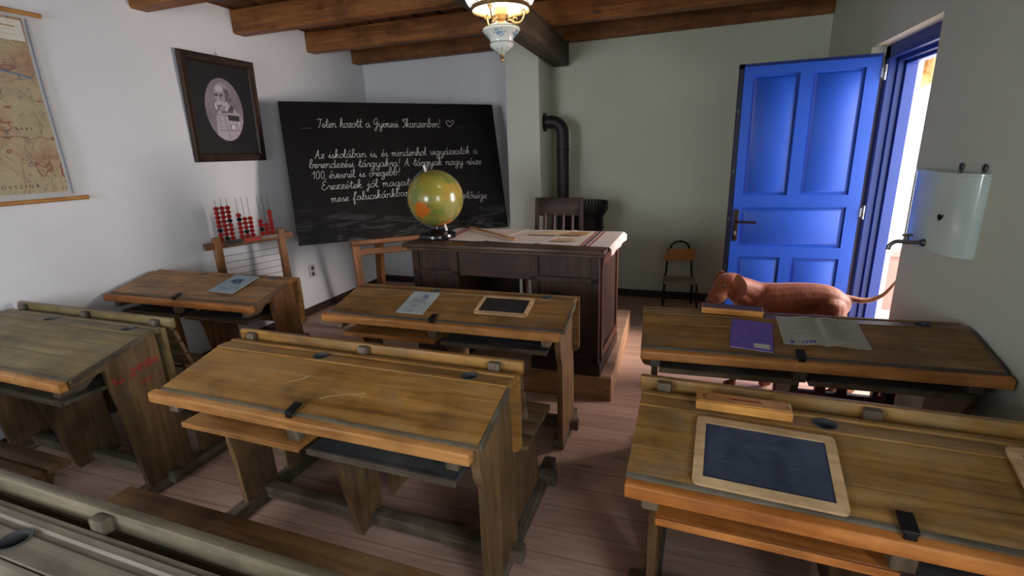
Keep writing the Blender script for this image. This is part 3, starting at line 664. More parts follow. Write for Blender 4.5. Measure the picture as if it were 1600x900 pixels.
for i in range(NX + 1):
    u = i / NX; row = []
    for j in range(NY + 1):
        w = j / NY; x0 = .11 - .06 * w; x = x0 + u * (1.385 - x0); yf = .145 - .08 * u + .006 * math.sin(u * 23); yb = .62
        y = yf + (yb - yf) * w; fl = min(1, max(0, (u - .14) * 8))
        z = .0012 + fl * (.003 * (math.sin(u * 19 + w * 3) * .5 + .5) * (math.sin(w * 5 + u * 4) * .5 + .5) + .005 * math.exp(-((u - .33 - .1 * w) / .012) ** 2) + .005 * math.exp(-((u - .60 - .1 * w) / .012) ** 2))
        xx = x
        if x > TW + .030: xx = TW + .030 + .008 + .004 * math.sin(w * 14); z = -(x - TW - .030) * .9
        vv = bm.verts.new((xx, y, z)); UV[vv] = (u, w); row.append(vv)
    G.append(row)
for i in range(NX):
    for j in range(NY):
        f = bm.faces.new((G[i][j], G[i + 1][j], G[i + 1][j + 1], G[i][j + 1]))
        for lp_ in f.loops: lp_[uvl].uv = UV[lp_.vert]
o = obj('tablecloth', bm, t.m); sol = o.modifiers.new('t', 'SOLIDIFY'); sol.thickness = .0015; sol.offset = 1; bpy.context.view_layer.update(); baked(o)
tag(o, 'white linen runner with red stripes spread on the teacher desk', 'tablecloth'); on_teacher(o, 0, 0, lift=.002)
# pointer, papers
bm = B(); prism(bm, [(-.012, 0), (.012, 0), (.012, .007), (.008, .011), (-.008, .011), (-.012, .007)], -.35, .35, 'x'); o = obj('wooden_ruler', bm, wood('ruler', (150, 104, 60), (184, 136, 84), (204, 160, 108), 'x', .45, .1)); tag(o, 'long wooden ruler lying across the cloth on the teacher desk', 'ruler')
on_teacher(o, .45, .37, math.atan2(.142 - .595, .722 - .179), .013)
def sheet(name, label, cat, pts, mat, x, y, rz, lift):
    bm = B(); prism(bm, pts, 0, .0012, 'z'); o = obj(name, bm, mat); tag(o, label, cat); on_teacher(o, x, y, rz, lift); return o
sheet('paper_sheet', 'cream paper sheet lying on cloth near the chair back', 'paper', [(-.14, -.08), (.06, -.085), (.11, .085), (-.05, .08)], plain('cream_paper', (206, 188, 150), .9), .86, .46, 0, .0125)
sheet('brown_card', 'brown card half under nothing beside the cream paper sheet on cloth', 'card', [(-.09, -.07), (.09, -.055), (.10, .06), (-.03, .07)], plain('brown_card', (176, 138, 84), .85), 1.02, .45, .05, .0145)
sheet('paper_scrap', 'torn kraft paper scrap on cloth by the red stripes', 'paper', [(-.09, -.06), (-.04, -.075), (.05, -.06), (.09, -.03), (.04, -.005), (.05, .03), (0, .05), (-.03, .03), (-.08, .045), (-.06, 0)], plain('kraft_scrap', (190, 168, 124), .9), 1.03, .24, 0, .0125)
bpy.data.objects['brown_card']['label'] = 'plain brown card beside the cream paper sheet on the cloth'
# globe
def globe_mat():
    t = NT('globe_map'); t.b.inputs['Roughness'].default_value = .22; t.b.inputs['Coat Weight'].default_value = .4
    v = t.coords((1, 1, 1), False); n = t.noise(v, 11, 6, .65, .4)
    col = t.ramp(n, [(.30, lin((78, 104, 62))), (.46, lin((120, 124, 56))), (.56, lin((154, 132, 60))), (.70, lin((176, 126, 58)))])
    nm = t.new('ShaderNodeVectorMath', operation='NORMALIZE'); t.link(v, nm.inputs[0])
    n2 = t.noise(v, 14, 5, .6)
    for d_, r_, c_ in GPATCH:
        ds = t.new('ShaderNodeVectorMath', operation='DISTANCE'); t.link(nm.outputs[0], ds.inputs[0]); ds.inputs[1].default_value = Vector(d_).normalized()
        ad = t.new('ShaderNodeMath', operation='MULTIPLY_ADD'); t.link(n2, ad.inputs[0]); ad.inputs[1].default_value = .55; t.link(ds.outputs['Value'], ad.inputs[2])
        k_ = .9 if c_[0] > 190 else .45
        f = t.ramp(ad.outputs[0], [(0, (k_, k_, k_, 1)), (r_ + (.27 if k_ > .5 else .1), (k_, k_, k_, 1)), (r_ + .29, (0, 0, 0, 1))])
        col = t.mix(col, lin(c_), f)
    t.link(col, t.b.inputs['Base Color']); return t.m
_vd = Vector((1.54, -3.0, .29)).normalized(); _vr = Vector((0, 0, 1)).cross(_vd).normalized(); _vu = _vd.cross(_vr)
def gdir(px, py): return tuple(_vr * px + _vu * py + _vd * math.sqrt(max(.02, 1 - px * px - py * py)))
GPATCH = [(gdir(-.1, .35), .62, (150, 150, 66)), (gdir(-.52, -.42), .30, (206, 108, 34)), (gdir(.30, -.95), .34, (214, 112, 36)), (gdir(.10, -.15), .26, (176, 158, 70)), (gdir(.55, -.30), .42, (150, 150, 96)), (gdir(-.25, -.72), .30, (86, 132, 74))]
t = thing('globe', 'old green and orange terrestrial globe on the teacher desk corner', 'globe')
gz = .264; gr = .188; ax = Vector((-.30, 0, .95)).normalized()
bm = B(); lathe(bm, [(.124, 0), (.126, .012), (.12, .030), (.095, .036), (.062, .042), (.045, .052), (.018, .058), (.016, .082), (.001, .083)], seg=36); obj('globe_base', bm, M_black, t)
bm = B(); sphere(bm, (0, 0, 0), gr, 48, 28); s_ = obj('globe_ball', bm, globe_mat(), t, angle=180); s_.location = (.0, 0, gz)
bm = B(); ctr = Vector((0, 0, gz)); a0 = math.atan2(ax.z, ax.x)
tube(bm, [ctr + Vector((math.cos(a), 0, math.sin(a))) * (gr + .012) for a in [a0 + PI * k / 26 for k in range(27)]], .005, 8)
obj('meridian_arm', bm, plain('grey_arm', (96, 104, 104), .35, .5), t)
bm = B(); tube(bm, [ctr + ax * (gr - .003), ctr + ax * (gr + .040)], .0075, 10); tube(bm, [ctr - ax * (gr - .003), ctr - ax * (gr + .040)], .0075, 10); obj('axis_pin', bm, M_white, t)
on_teacher(t, .128, .20, math.radians(3.5), .0055)
# teacher chair
t = thing('teacher_chair', 'dark wooden slat-back chair behind the teacher desk', 'chair', (-.93, 3.90, .158), math.radians(-2))
Mc = W_dark('z')
for sx in (-1, 1):
    bm = B(); prism(bm, [(.13, 0), (.165, 0), (.18, .45), (.245, .955), (.215, .955), (.14, .45)], sx * .195 - .017, sx * .195 + .017, 'x', .004); obj('back_post', bm, Mc, t)
    bm = B(); box(bm, sx * .19 - .02, sx * .19 + .02, -.20, -.16, 0, .44, .004); obj('leg', bm, Mc, t)
bm = B(); box(bm, -.215, .215, -.215, .17, .44, .47, .01, 2); obj('seat', bm, W_dark('x'), t)
Mtop = Matrix.Translation((0, .222, .88)) @ Matrix.Rotation(-.13, 4, 'X')
bm = B(); box(bm, -.21, .21, -.014, .014, -.075, .08, .008, 2, Mtop); obj('top_rail', bm, W_dark('x'), t)
bm = B(); box(bm, -.18, .18, .155, .178, .53, .57, .004); obj('lower_rail', bm, W_dark('x'), t)
for k in range(4):
    xx = -.12 + k * .08; bm = B(); tube(bm, [(xx, .168, .56), (xx, .212, .83)], .016, 4); obj('back_slat', bm, Mc, t)

# ------------------------------------------------------------------ blackboard and easel
yaw, lean, roll = .742, .259, -.009
ux = Vector((math.cos(yaw), math.sin(yaw), 0)); nb = Vector((-math.sin(yaw), math.cos(yaw), 0)); up_ = Vector((0, 0, 1)) * math.cos(lean) + nb * math.sin(lean)
bu = ux * math.cos(roll) + up_ * math.sin(roll); bv = -ux * math.sin(roll) + up_ * math.cos(roll); bn = bu.cross(bv)
MB_ = Matrix(((bu.x, bv.x, bn.x, -2.999), (bu.y, bv.y, bn.y, 3.306), (bu.z, bv.z, bn.z, .804), (0, 0, 0, 1)))
def board_mat():
    t = NT('blackboard_paint'); v = t.coords((1, 1, 1), False); t.b.inputs['Roughness'].default_value = .55; t.b.inputs['Specular IOR Level'].default_value = .12
    n = t.noise(v, 2.2, 5, .6, .5); col = t.ramp(n, [(.3, lin((15, 14, 14))), (.7, lin((27, 25, 24)))])
    sm = t.noise(t.coords((2.2, 9, 1), False), 1.6, 5, .6, 1.2)
    sp = t.new('ShaderNodeSeparateXYZ'); t.link(v, sp.inputs[0])
    rg = t.new('ShaderNodeMapRange'); rg.inputs[1].default_value = .34; rg.inputs[2].default_value = .10; t.link(sp.outputs[1], rg.inputs[0])
    f = t.mix((0, 0, 0, 1), t.ramp(sm, [(.48, (0, 0, 0, 1)), (.75, (.26, .26, .26, 1))]), rg.outputs[0])
    col = t.mix(col, lin((150, 150, 150)), f); t.link(col, t.b.inputs['Base Color']); return t.m
bb = thing('blackboard', 'large blackboard with white chalk handwriting leaning on easel', 'blackboard'); bb.matrix_world = MB_
bm = B(); box(bm, 0, 1.95, 0, 1.227, -.018, 0, .003); obj('board_panel', bm, board_mat(), bb)
q3 = lambda u, v: (u, v, .0008)
for txt, p0, p1, xh in (('Isten hozott a Gyimesi Skanzenben!', (.286, 1.003), (1.387, 1.001), .037), ('<', (1.44, 1.004), (1.525, 1.004), .036),
    ('Az iskolában is, és mindenhol vigyázzatok a', (.225, .734), (1.724, .742), .034), ('berendezési tárgyakra! A tárgyak nagy része', (.171, .654), (1.752, .637), .034),
    ('100 évesnél is öregebb!', (.18, .558), (.943, .563), .034), ('Érezzétek jól magatok', (.243, .463), (1.105, .466), .034),
    ('mese falucskánkban!', (.309, .352), (1.03, .370), .034), ('vezetősége', (1.405, .320), (1.76, .298), .036)):
    bm = B(); write_on(bm, txt, p0, p1, xh, q3, .0018); obj('chalk_heart' if txt == '<' else 'chalk_line', bm, M_chalk, bb)
bm = B(); tube(bm, [(.154, .997, 0), (.24, .999, 0)], .0012, 4); tube(bm, [(1.55, 1.005, 0), (1.76, 1.008, 0)], .0006, 4); obj('chalk_rule', bm, plain('chalk_dim', (120, 120, 120), .9), bb)
es = thing('easel', 'brown wooden easel holding the blackboard', 'easel'); es.matrix_world = MB_
def bp(u, v, n=0): return (u, v, n)
zb = -.804 / bv.z
bm = B(); box(bm, .42, 1.50, -.046, -.004, -.05, .035, .004); obj('board_ledge', bm, W_easel('x'), es)
bm = B(); box(bm, .44, 1.48, -.135, -.078, -.052, -.028, .004); obj('cross_rail', bm, W_easel('x'), es)
for u in (.43, 1.43):
    bm = B(); box(bm, u, u + .065, zb + .012, .9, -.070, -.022, .004); obj('front_leg', bm, W_easel('y'), es)
Mi = MB_.inverted(); a = Mi @ (MB_ @ Vector((.93, .75, -.05)));
w0 = MB_ @ Vector((.70, .30, -.06)); w1 = Vector((w0.x + nb.x * .30, w0.y + nb.y * .30, .03))
bm = B(); tube(bm, [Mi @ w0, Mi @ w1], .042, 4); obj('back_leg', bm, W_easel('y'), es)

# ------------------------------------------------------------------ abacus
A0 = Vector((-3.30, 2.68, 0)); adir = Vector((.225, .65, 0)).normalized()
ab = thing('abacus_frame', 'wooden counting frame with red and black beads by left wall', 'abacus', A0, math.atan2(adir.y, adir.x))
zb_ = .925
for x in (.065, .565):
    bm = B(); box(bm, x, x + .055, -.02, .02, .03, .962, .004); obj('post', bm, W_easel('z'), ab)
    bm = B(); box(bm, x - .005, x + .06, -.16, .16, 0, .05, .006); obj('foot', bm, W_easel('y'), ab)
bm = B(); box(bm, 0, .69, -.018, .018, zb_ - .05, zb_, .004); obj('crossbar', bm, W_easel('x'), ab)
for i, rgb in enumerate(((40, 44, 54), (168, 44, 34), (120, 108, 96))):
    bm = B(); box(bm, .145 + i * .14, .27 + i * .14, -.0215, -.0185, zb_ - .028, zb_ - .002, .001); obj('colour_plate', bm, plain('plate_%d' % i, rgb, .6), ab)
cnt = (8, 8, 8, 6, 5, 5, 4, 3, 6); blk = {(0, 2), (1, 0), (2, 4), (3, 4), (4, 1), (6, 1)}
xs_ = (.133, .175, .215, .285, .327, .369, .445, .487, .529)
Mrb = plain('red_bead', (140, 26, 22), .3, noise=.1); Mkb = plain('black_bead', (22, 22, 26), .3)
b0 = None; w0_ = None
def dupl(src, par, loc):
    c = src.copy(); C.objects.link(c); c.parent = par; c.location = loc; return c
for i, (x, n) in enumerate(zip(xs_, cnt)):
    if w0_ is None:
        bm = B(); tube(bm, [(0, 0, -.01), (0, 0, .318)], .0018, 6); w0_ = obj('bead_wire', bm, M_iron, ab); w0_.location = (x, 0, zb_)
        bmr = B(); lathe(bmr, [(.004, -.0162), (.014, -.0122), (.0195, 0), (.014, .0122), (.004, .0162)], seg=14); red0 = obj('bead', bmr, Mrb, ab); red0.hide_render = False
        bmk = B(); lathe(bmk, [(.004, -.0162), (.014, -.0122), (.0195, 0), (.014, .0122), (.004, .0162)], seg=14); blk0 = obj('bead', bmk, Mkb, ab); u_r = u_b = False
    else: dupl(w0_, ab, (x, 0, zb_))
    for k in range(n):
        z = zb_ + .0172 + k * .0330; isb = (i, k) in blk
        if isb:
            if u_b: dupl(blk0, ab, (x, 0, z))
            else: blk0.location = (x, 0, z); u_b = True
        else:
            if u_r: dupl(red0, ab, (x, 0, z))
            else: red0.location = (x, 0, z); u_r = True
for k in range(8):
    zz = zb_ - .115 - k * .052
    bm = B(); tube(bm, [(.10, 0, zz), (.59, 0, zz)], .0018, 6); obj('frame_wire', bm, M_iron, ab)

# ------------------------------------------------------------------ portrait, map, socket
def wallpt(y, off): return Vector((wl_x(y) + off, y))
wa = math.atan2(PBL.y, PBL.x - XLN)    # direction of the left wall
pf = thing('framed_portrait', 'dark framed oval photograph of a bald whiskered man in uniform', 'portrait'); c_ = wallpt(3.195, .012)
# local x along the wall away from camera, y up, z into the room
wx = Vector((math.cos(wa), math.sin(wa), 0)); wz = Vector((wx.y, -wx.x, 0)); tilt = .03
pv = (Vector((0, 0, 1)) * math.cos(tilt) + wz * math.sin(tilt)); pn = wx.cross(pv)
pf.matrix_world = Matrix(((wx.x, pv.x, pn.x, c_.x), (wx.y, pv.y, pn.y, c_.y), (wx.z, pv.z, pn.z, 1.907), (0, 0, 0, 1)))
W2, H2 = .335, .392
bm = B(); fw = .062
prof = [(0, 0), (0, .022), (.012, .028), (.03, .022), (.05, .024), (fw, .012), (fw, 0)]
rings = []
for (ins, z) in prof: rings.append([(sx * (W2 - ins), sy * (H2 - ins), z) for sx, sy in ((1, 1), (-1, 1), (-1, -1), (1, -1))])
V = [[bm.verts.new(p) for p in r] for r in rings]
for a, b in zip(V, V[1:] + V[:1]):
    for i in range(4): bm.faces.new((a[i], a[(i + 1) % 4], b[(i + 1) % 4], b[i]))
obj('frame', bm, wood('portrait_frame', (36, 24, 18), (54, 37, 28), (74, 54, 42), 'y', .4, .1), pf)
bm = B(); box(bm, -W2 + fw - .004, W2 - fw + .004, -H2 + fw - .004, H2 - fw + .004, .002, .006, 0); obj('mount', bm, plain('black_mount', (34, 36, 36), .35), pf)
HEADP = {'head', 'head_shade', 'forehead_light', 'ear', 'ear_shade', 'eye', 'brow', 'nose', 'nose_shade', 'moustache', 'whisker', 'mouth_shade', 'chin', 'collar', 'neck_shade'}
def flat(name, pts, z, mat, par):
    if name in HEADP: pts = [(x * 1.4 - .012, .199 - (.197 - y) * 1.38) for x, y in pts]
    elif name in ('tunic', 'medal_ribbon', 'medal', 'order_star'): pts = [(x, -.233 + (y + .233) * .96) for x, y in pts]
    bm = B(); prism(bm, pts, z, z + .0003, 'z'); return obj(name, bm, mat, par, smooth=False)
def ell(cx, cy, a, b, n=40, a0=0, a1=2 * PI): return [(cx + a * math.cos(a0 + (a1 - a0) * k / n), cy + b * math.sin(a0 + (a1 - a0) * k / n)) for k in range(n)]
G = lambda v: plain('sepia_%d' % v, (v, int(v * .95), v), .5)
def photo_bg():
    t = NT('photo_backdrop'); v = t.coords((1, 1, 1), False); n = t.noise(v, 5, 3)
    t.link(t.ramp(n, [(.3, lin((120, 112, 122))), (.7, lin((146, 138, 148)))]), t.b.inputs['Base Color']); t.b.inputs['Roughness'].default_value = .35; return t.m
ph = flat('photograph', ell(.0, .0, .172, .235), .0062, photo_bg(), pf)
import itertools
zc = itertools.count(); ZL = lambda: .0066 + next(zc) * .0004
sh = [(.163, -.075), (.135, -.02), (.09, .015), (.06, .035), (-.02, .03), (-.06, -.005), (-.085, -.04), (-.095, -.12), (-.10, -.19), (-.04, -.226), (.02, -.233), (.08, -.208), (.125, -.158)]
flat('tunic', sh, ZL(), G(176), ph)
flat('collar', [(-.02, .035), (.062, .04), (.07, .075), (.05, .09), (-.015, .055)], ZL(), G(92), ph)
flat('neck_shade', [(.0, .05), (.058, .055), (.055, .11), (.02, .10)], ZL(), G(74), ph)
hd = spline([(-.045, .165, 0), (-.01, .197, 0), (.035, .19, 0), (.06, .15, 0), (.058, .10, 0), (.035, .06, 0), (-.005, .045, 0), (-.03, .07, 0), (-.042, .10, 0), (-.05, .13, 0), (-.045, .165, 0)], 4)
flat('head', [(p.x, p.y) for p in hd][:-1], ZL(), G(158), ph)
flat('head_shade', [(.015, .17), (.045, .165), (.057, .13), (.056, .10), (.03, .07), (.02, .11), (.022, .14)], ZL(), G(96), ph)
flat('forehead_light', ell(-.012, .165, .024, .018, 16), ZL(), G(190), ph)
flat('ear', ell(.05, .112, .012, .022, 16), ZL(), G(140), ph)
flat('ear_shade', ell(.051, .112, .006, .014, 14), ZL(), G(80), ph)
for ex in (-.036, -.004): flat('eye', ell(ex, .128, .010, .004, 12), ZL(), G(44), ph); flat('brow', [(ex - .013, .137), (ex + .013, .140), (ex + .012, .135), (ex - .012, .132)], ZL(), G(66), ph)
flat('nose', [(-.026, .13), (-.020, .13), (-.014, .102), (-.024, .098), (-.034, .103)], ZL(), G(178), ph)
flat('nose_shade', [(-.019, .128), (-.014, .102), (-.010, .10), (-.014, .13)], ZL(), G(90), ph)
flat('moustache', [(-.05, .094), (-.024, .1), (.006, .096), (.02, .078), (.0, .074), (-.02, .082), (-.044, .074), (-.058, .078)], ZL(), G(184), ph)
flat('whisker', [(.006, .094), (.03, .1), (.036, .075), (.02, .045), (.0, .05), (.012, .072)], ZL(), G(188), ph)
flat('whisker', [(-.058, .085), (-.048, .088), (-.04, .06), (-.05, .05), (-.06, .066)], ZL(), G(196), ph)
flat('mouth_shade', [(-.034, .076), (-.008, .078), (-.012, .070), (-.03, .068)], ZL(), G(110), ph)
flat('chin', ell(-.018, .056, .016, .009, 14), ZL(), G(150), ph)
flat('medal_ribbon', [(.015, -.03), (.12, -.035), (.115, -.075), (.02, -.07)], ZL(), G(52), ph)
for k in range(5): flat('medal', ell(.028 + k * .021, -.085 - .004 * (k % 2), .009, .011, 12), ZL(), G(206), ph)
flat('order_star', ell(.045, -.125, .018, .018, 12), ZL(), G(214), ph); flat('order_star', ell(.10, -.108, .014, .014, 12), ZL(), G(198), ph)
bm = B(); zc0 = ZL()
for pts in ([(-.075, -.03), (-.03, -.028), (.02, -.03), (.12, -.032)], [(-.08, -.145), (-.02, -.15), (.06, -.148), (.125, -.15)], [(-.012, -.03), (-.014, -.09), (-.004, -.15), (.005, -.22)], [(-.07, -.04), (-.066, -.09)], [(.125, -.06), (.13, -.09), (.115, -.12)], [(-.075, -.12), (-.05, -.13)]):
    tube(bm, [(p.x, -.233 + (p.y + .233) * .96, zc0) for p in spline([(x, y, 0) for x, y in pts], 4)], .0014, 4)
obj('braid', bm, G(96), ph)
bm = B(); tube(bm, [(-.01, H2 - .002, .008), (0, H2 + .03, .0), (.01, H2 - .002, .008)], .002, 6); obj('hanging_ring', bm, M_brass, pf)

# wall map
mp_ = thing('wall_map', 'old relief map with red and blue lines hanging on left wall', 'map'); cm_ = wallpt(1.55, .012); 
mp_.matrix_world = Matrix(((wx.x, 0, wz.x, cm_.x), (wx.y, 0, wz.y, cm_.y), (0, 1, 0, 1.33), (0, 0, 0, 1)))
def map_mat():
    t = NT('relief_map_print'); v = t.coords((1, 1, 1), False); t.b.inputs['Roughness'].default_value = .7
    sp = t.new('ShaderNodeSeparateXYZ'); t.link(v, sp.inputs[0])
    n = t.noise(v, 3.0, 7, .65, .6); col = t.ramp(n, [(.30, lin((206, 198, 160))), (.45, lin((226, 212, 176))), (.58, lin((212, 178, 142))), (.72, lin((176, 128, 102)))])
    rid = t.noise(t.coords((9, 3, 1), False), 2.5, 6, .7, .8); col = t.mix(col, lin((128, 92, 74)), t.ramp(rid, [(.55, (0, 0, 0, 1)), (.72, (.6, .6, .6, 1))]))
    for seed, c_, wd, sc in ((3.1, (176, 84, 76), .006, 2.2), (8.7, (110, 120, 128), .003, 3.0), (5.4, (120, 96, 84), .004, 6.0)):
        mpg = t.new('ShaderNodeMapping'); mpg.inputs['Location'].default_value = (seed, seed * 2, 0); t.link(v, mpg.inputs[0])
        nn = t.noise(mpg.outputs[0], sc, 4, .6, .3)
        sb = t.new('ShaderNodeMath', operation='SUBTRACT'); t.link(nn, sb.inputs[0]); sb.inputs[1].default_value = .5
        ab_ = t.new('ShaderNodeMath', operation='ABSOLUTE'); t.link(sb.outputs[0], ab_.inputs[0])
        col = t.mix(col, lin(c_), t.ramp(ab_.outputs[0], [(wd * .5, (.8, .8, .8, 1)), (wd, (0, 0, 0, 1))]))
    rr = t.ramp(t.noise(v, 1.6, 3), [(.5, (0, 0, 0, 1)), (.7, (.5, .5, .5, 1))]); col = t.mix(col, lin((206, 168, 154)), rr)
    t.link(col, t.b.inputs['Base Color']); return t.m
MW, MH = .50, 1.0
def wav(x, y): return .004 + .006 * math.sin(y * 6 + .5) * (x / MW * .5 + .5)
def sheetgrid(x0, x1, y0, y1, dz, nx=20, ny=40):
    bm = B(); G_ = [[bm.verts.new((x0 + (x1 - x0) * i / nx, y0 + (y1 - y0) * j / ny, wav(x0 + (x1 - x0) * i / nx, y0 + (y1 - y0) * j / ny) + dz)) for j in range(ny + 1)] for i in range(nx + 1)]
    for i in range(nx):
        for j in range(ny): bm.faces.new((G_[i][j], G_[i + 1][j], G_[i + 1][j + 1], G_[i][j + 1]))
    bmesh.ops.solidify(bm, geom=bm.faces[:], thickness=.0006); return bm
obj('paper_margin', sheetgrid(-MW, MW - .02, .005, MH, .006), plain('map_margin', (230, 232, 230), .8), mp_)
obj('map_print', sheetgrid(-MW + .05, MW - .065, .045, MH - .03, .0076), map_mat(), mp_)
bm = B()
for x in (MW - .05, MW - .045): tube(bm, [(x, .03 + .94 * k / 40, wav(x, .03 + .94 * k / 40) + .0085) for k in range(41)], .0011, 4)
obj('border_line', bm, plain('map_blue_line', (70, 96, 130), .7), mp_)
bm = B(); box(bm, -.46, MW - .075, .85, .955, .0085 + .006, .0095 + .008, 0); lg = obj('legend_box', bm, M_paper, mp_)
bm = B()
for k in range(4): tube(bm, [(-.40, .94 - k * .02, .0180), (MW - .11, .94 - k * .02, .0180)], .0009 if k != 1 else .004, 4)
obj('legend_lines', bm, plain('legend_tan', (178, 160, 120), .7), lg)
def text_part(body, x, y, size, par, mat, sx=1.6):
    cu = bpy.data.curves.new('t', 'FONT'); cu.body = body; cu.size = size; cu.space_character = sx; cu.extrude = .0003
    o = bpy.data.objects.new('t', cu); C.objects.link(o); dg = bpy.context.evaluated_depsgraph_get(); me = bpy.data.meshes.new_from_object(o.evaluated_get(dg))
    bpy.data.objects.remove(o); q = bpy.data.objects.new('map_lettering', me); me.materials.append(mat); C.objects.link(q); q.parent = par; q.location = (x, y, wav(x, y) + .0095); return q
for s_, x, y, sz in (('NZANT', .02, .655, .03), ('BACAU  BARS', .12, .385, .022), ('OVASNA  KOVSZINA', -.10, .075, .026)): text_part(s_, x, y, sz, mp_, M_ink, 1.8)
bm = B(); 
for k, pts in enumerate(([(-.2, .83), (-.05, .80), (.08, .74), (.12, .70), (.28, .69), (.41, .665)], [(.1, .74), (.06, .78), (.02, .82)])):
    tube(bm, [(p.x, p.y, wav(p.x, p.y) + .0088) for p in spline([(a, b, 0) for a, b in pts], 6)], .004 if k == 0 else .007, 4)
obj('blue_river', bm, plain('map_river', (92, 132, 168), .7), mp_)
for y, x1 in ((.0, MW + .03), (MH, MW + .03)):
    bm = B(); tube(bm, [(-MW - .03, y, .012), (x1, y, .012)], .0125, 12); obj('map_rod', bm, wood('map_rod', (146, 96, 46), (182, 128, 66), (204, 152, 90), 'x', .4, .05), mp_)
# wall socket
so = thing('wall_socket', 'white electric socket on the left wall under the blackboard', 'socket'); sp_ = wallpt(3.90, .0)
so.matrix_world = Matrix(((wx.x, 0, wz.x, sp_.x), (wx.y, 0, wz.y, sp_.y), (0, 1, 0, .425), (0, 0, 0, 1)))
bm = B(); box(bm, -.042, .042, -.062, .062, -.002, .010, .004, 2); obj('socket_plate', bm, plain('socket_white', (196, 190, 186), .4), so)
for y in (-.03, .03):
    bm = B(); lathe(bm, [(.020, .0105), (.020, .006), (.018, .0102), (.001, .0102)], (0, y, .0005), 16); obj('socket_hole', bm, plain('socket_dark', (70, 66, 64), .5), so)

# ------------------------------------------------------------------ stove, pipe, child chair, heap
st = thing('iron_stove', 'black cast iron stove with stovepipe beside the chimney', 'stove', (-.79, 4.66, 0))
bm = B(); lathe(bm, [(.19, 0), (.19, .05), (.17, .07), (.175, .12), (.18, .14), (.172, .16), (.172, .50), (.182, .52), (.182, .54), (.172, .56), (.172, .88), (.18, .90), (.20, .93), (.215, .96), (.215, 1.0), (.001, 1.0)], seg=32); obj('stove_body', bm, M_iron, st)
bm = B()
for k in range(40): 
    a = 2 * PI * k / 40; box(bm, -.009, .009, -.006, .006, 0, .035, .002, 1, Matrix.Translation((.207 * math.cos(a), .207 * math.sin(a), .998)) @ Matrix.Rotation(a + PI / 2, 4, 'Z'))
obj('crown_rim', bm, M_iron, st)
bm = B()
for z in (.25, .38, .64, .78): lathe(bm, [(.170, -.012), (.180, -.006), (.180, .006), (.170, .012)], (0, 0, z), 32, cap=False)
obj('ring_moulding', bm, M_iron, st)
pts = spline([(-.235, .10, .70), (-.235, .10, 1.0)], 2) + [Vector((-.235, .10, z)) for z in (1.2, 1.4, 1.6)] + [Vector((-.235 - .11 * (1 - math.cos(a)), .10, 1.66 + .11 * math.sin(a))) for a in [k * PI / 16 for k in range(9)]] + [Vector((-.42, .10, 1.77))]
bm = B(); tube(bm, pts, .058, 20); pp = obj('stovepipe', bm, plain('dark_pipe', (48, 42, 42), .5, .5, noise=.15), st)
bm = B(); tube(bm, [(-.412, .10, 1.77), (-.400, .10, 1.77)], .085, 20); obj('wall_flange', bm, M_iron, pp)
bm = B(); tube(bm, [(-.235, .1, 1.50), (-.235, .1, 1.52)], .062, 20); obj('pipe_collar', bm, M_iron, pp)
bm = B(); tube(bm, [(-.235, .10, .72), (-.18, .08, .70), (-.10, .04, .70)], .056, 16); obj('pipe_elbow', bm, M_iron, pp)
kc = thing('child_chair', 'small child chair with ochre backrest by the back wall', 'chair', (.10, 4.72, 0), math.radians(4))
Mkt = plain('black_tube', (24, 22, 22), .4, .4)
for sx in (-1, 1):
    bm = B(); tube(bm, spline([(sx * .135, .17, 0), (sx * .125, .12, .27), (sx * .115, .115, .35), (sx * .105, .135, .56)], 5), .010, 8); obj('back_tube', bm, Mkt, kc)
    bm = B(); tube(bm, spline([(sx * .15, -.16, 0), (sx * .145, -.15, .20), (sx * .14, -.13, .265), (sx * .13, -.05, .275)], 5), .010, 8); obj('front_leg', bm, Mkt, kc)
bm = B(); tube(bm, [(.085 * math.cos(a), .135, .56 + .07 * math.sin(a)) for a in [PI * k / 10 for k in range(11)]], .010, 8); obj('back_hoop', bm, Mkt, kc)
bm = B(); box(bm, -.145, .145, -.155, .12, .278, .292, .006, 2); obj('seat', bm, plain('worn_seat', (142, 134, 112), .5, noise=.2), kc)
bm = B(); pts = [(-.14, .45), (-.14, .50), (-.10, .555), (.13, .565), (.14, .55), (.14, .47), (.125, .45), (-.12, .44)]
prism(bm, pts, .112, .122, 'y', .002); obj('backrest', bm, plain('ochre_ply', (176, 122, 48), .5, noise=.1), kc)
bm = B()
for x in (-.10, .10): lathe(bm, [(.006, 0), (.005, .003), (.001, .003)], M=Matrix.Translation((x, .112, .50)) @ Matrix.Rotation(PI / 2, 4, 'X'), seg=10)
obj('rivet', bm, M_iron, kc)
# dark red slatted bench behind the front right desk
rb = thing('slatted_bench', 'low dark red slatted bench behind the front right desk', 'bench', (.62, 2.76, 0), math.radians(0))
for x in (.15, .26, .47, .52): pass
bm = B(); box(bm, .0, .53, .0, .20, .40, .43, .004); obj('seat', bm, M_darkred, rb)
for x in (.165, .265, .465):
    bm = B(); box(bm, x, x + .05, .0, .03, .19, .40, .003); obj('upright_slat', bm, M_darkred, rb)
bm = B(); box(bm, .0, .53, .0, .03, .15, .195, .003); obj('bottom_rail', bm, M_darkred, rb)
for x in (.0, .49):
    for y in (0, .165):
        bm = B(); box(bm, x, x + .04, y, y + .035, 0, .40, .003); obj('leg', bm, M_darkred, rb)

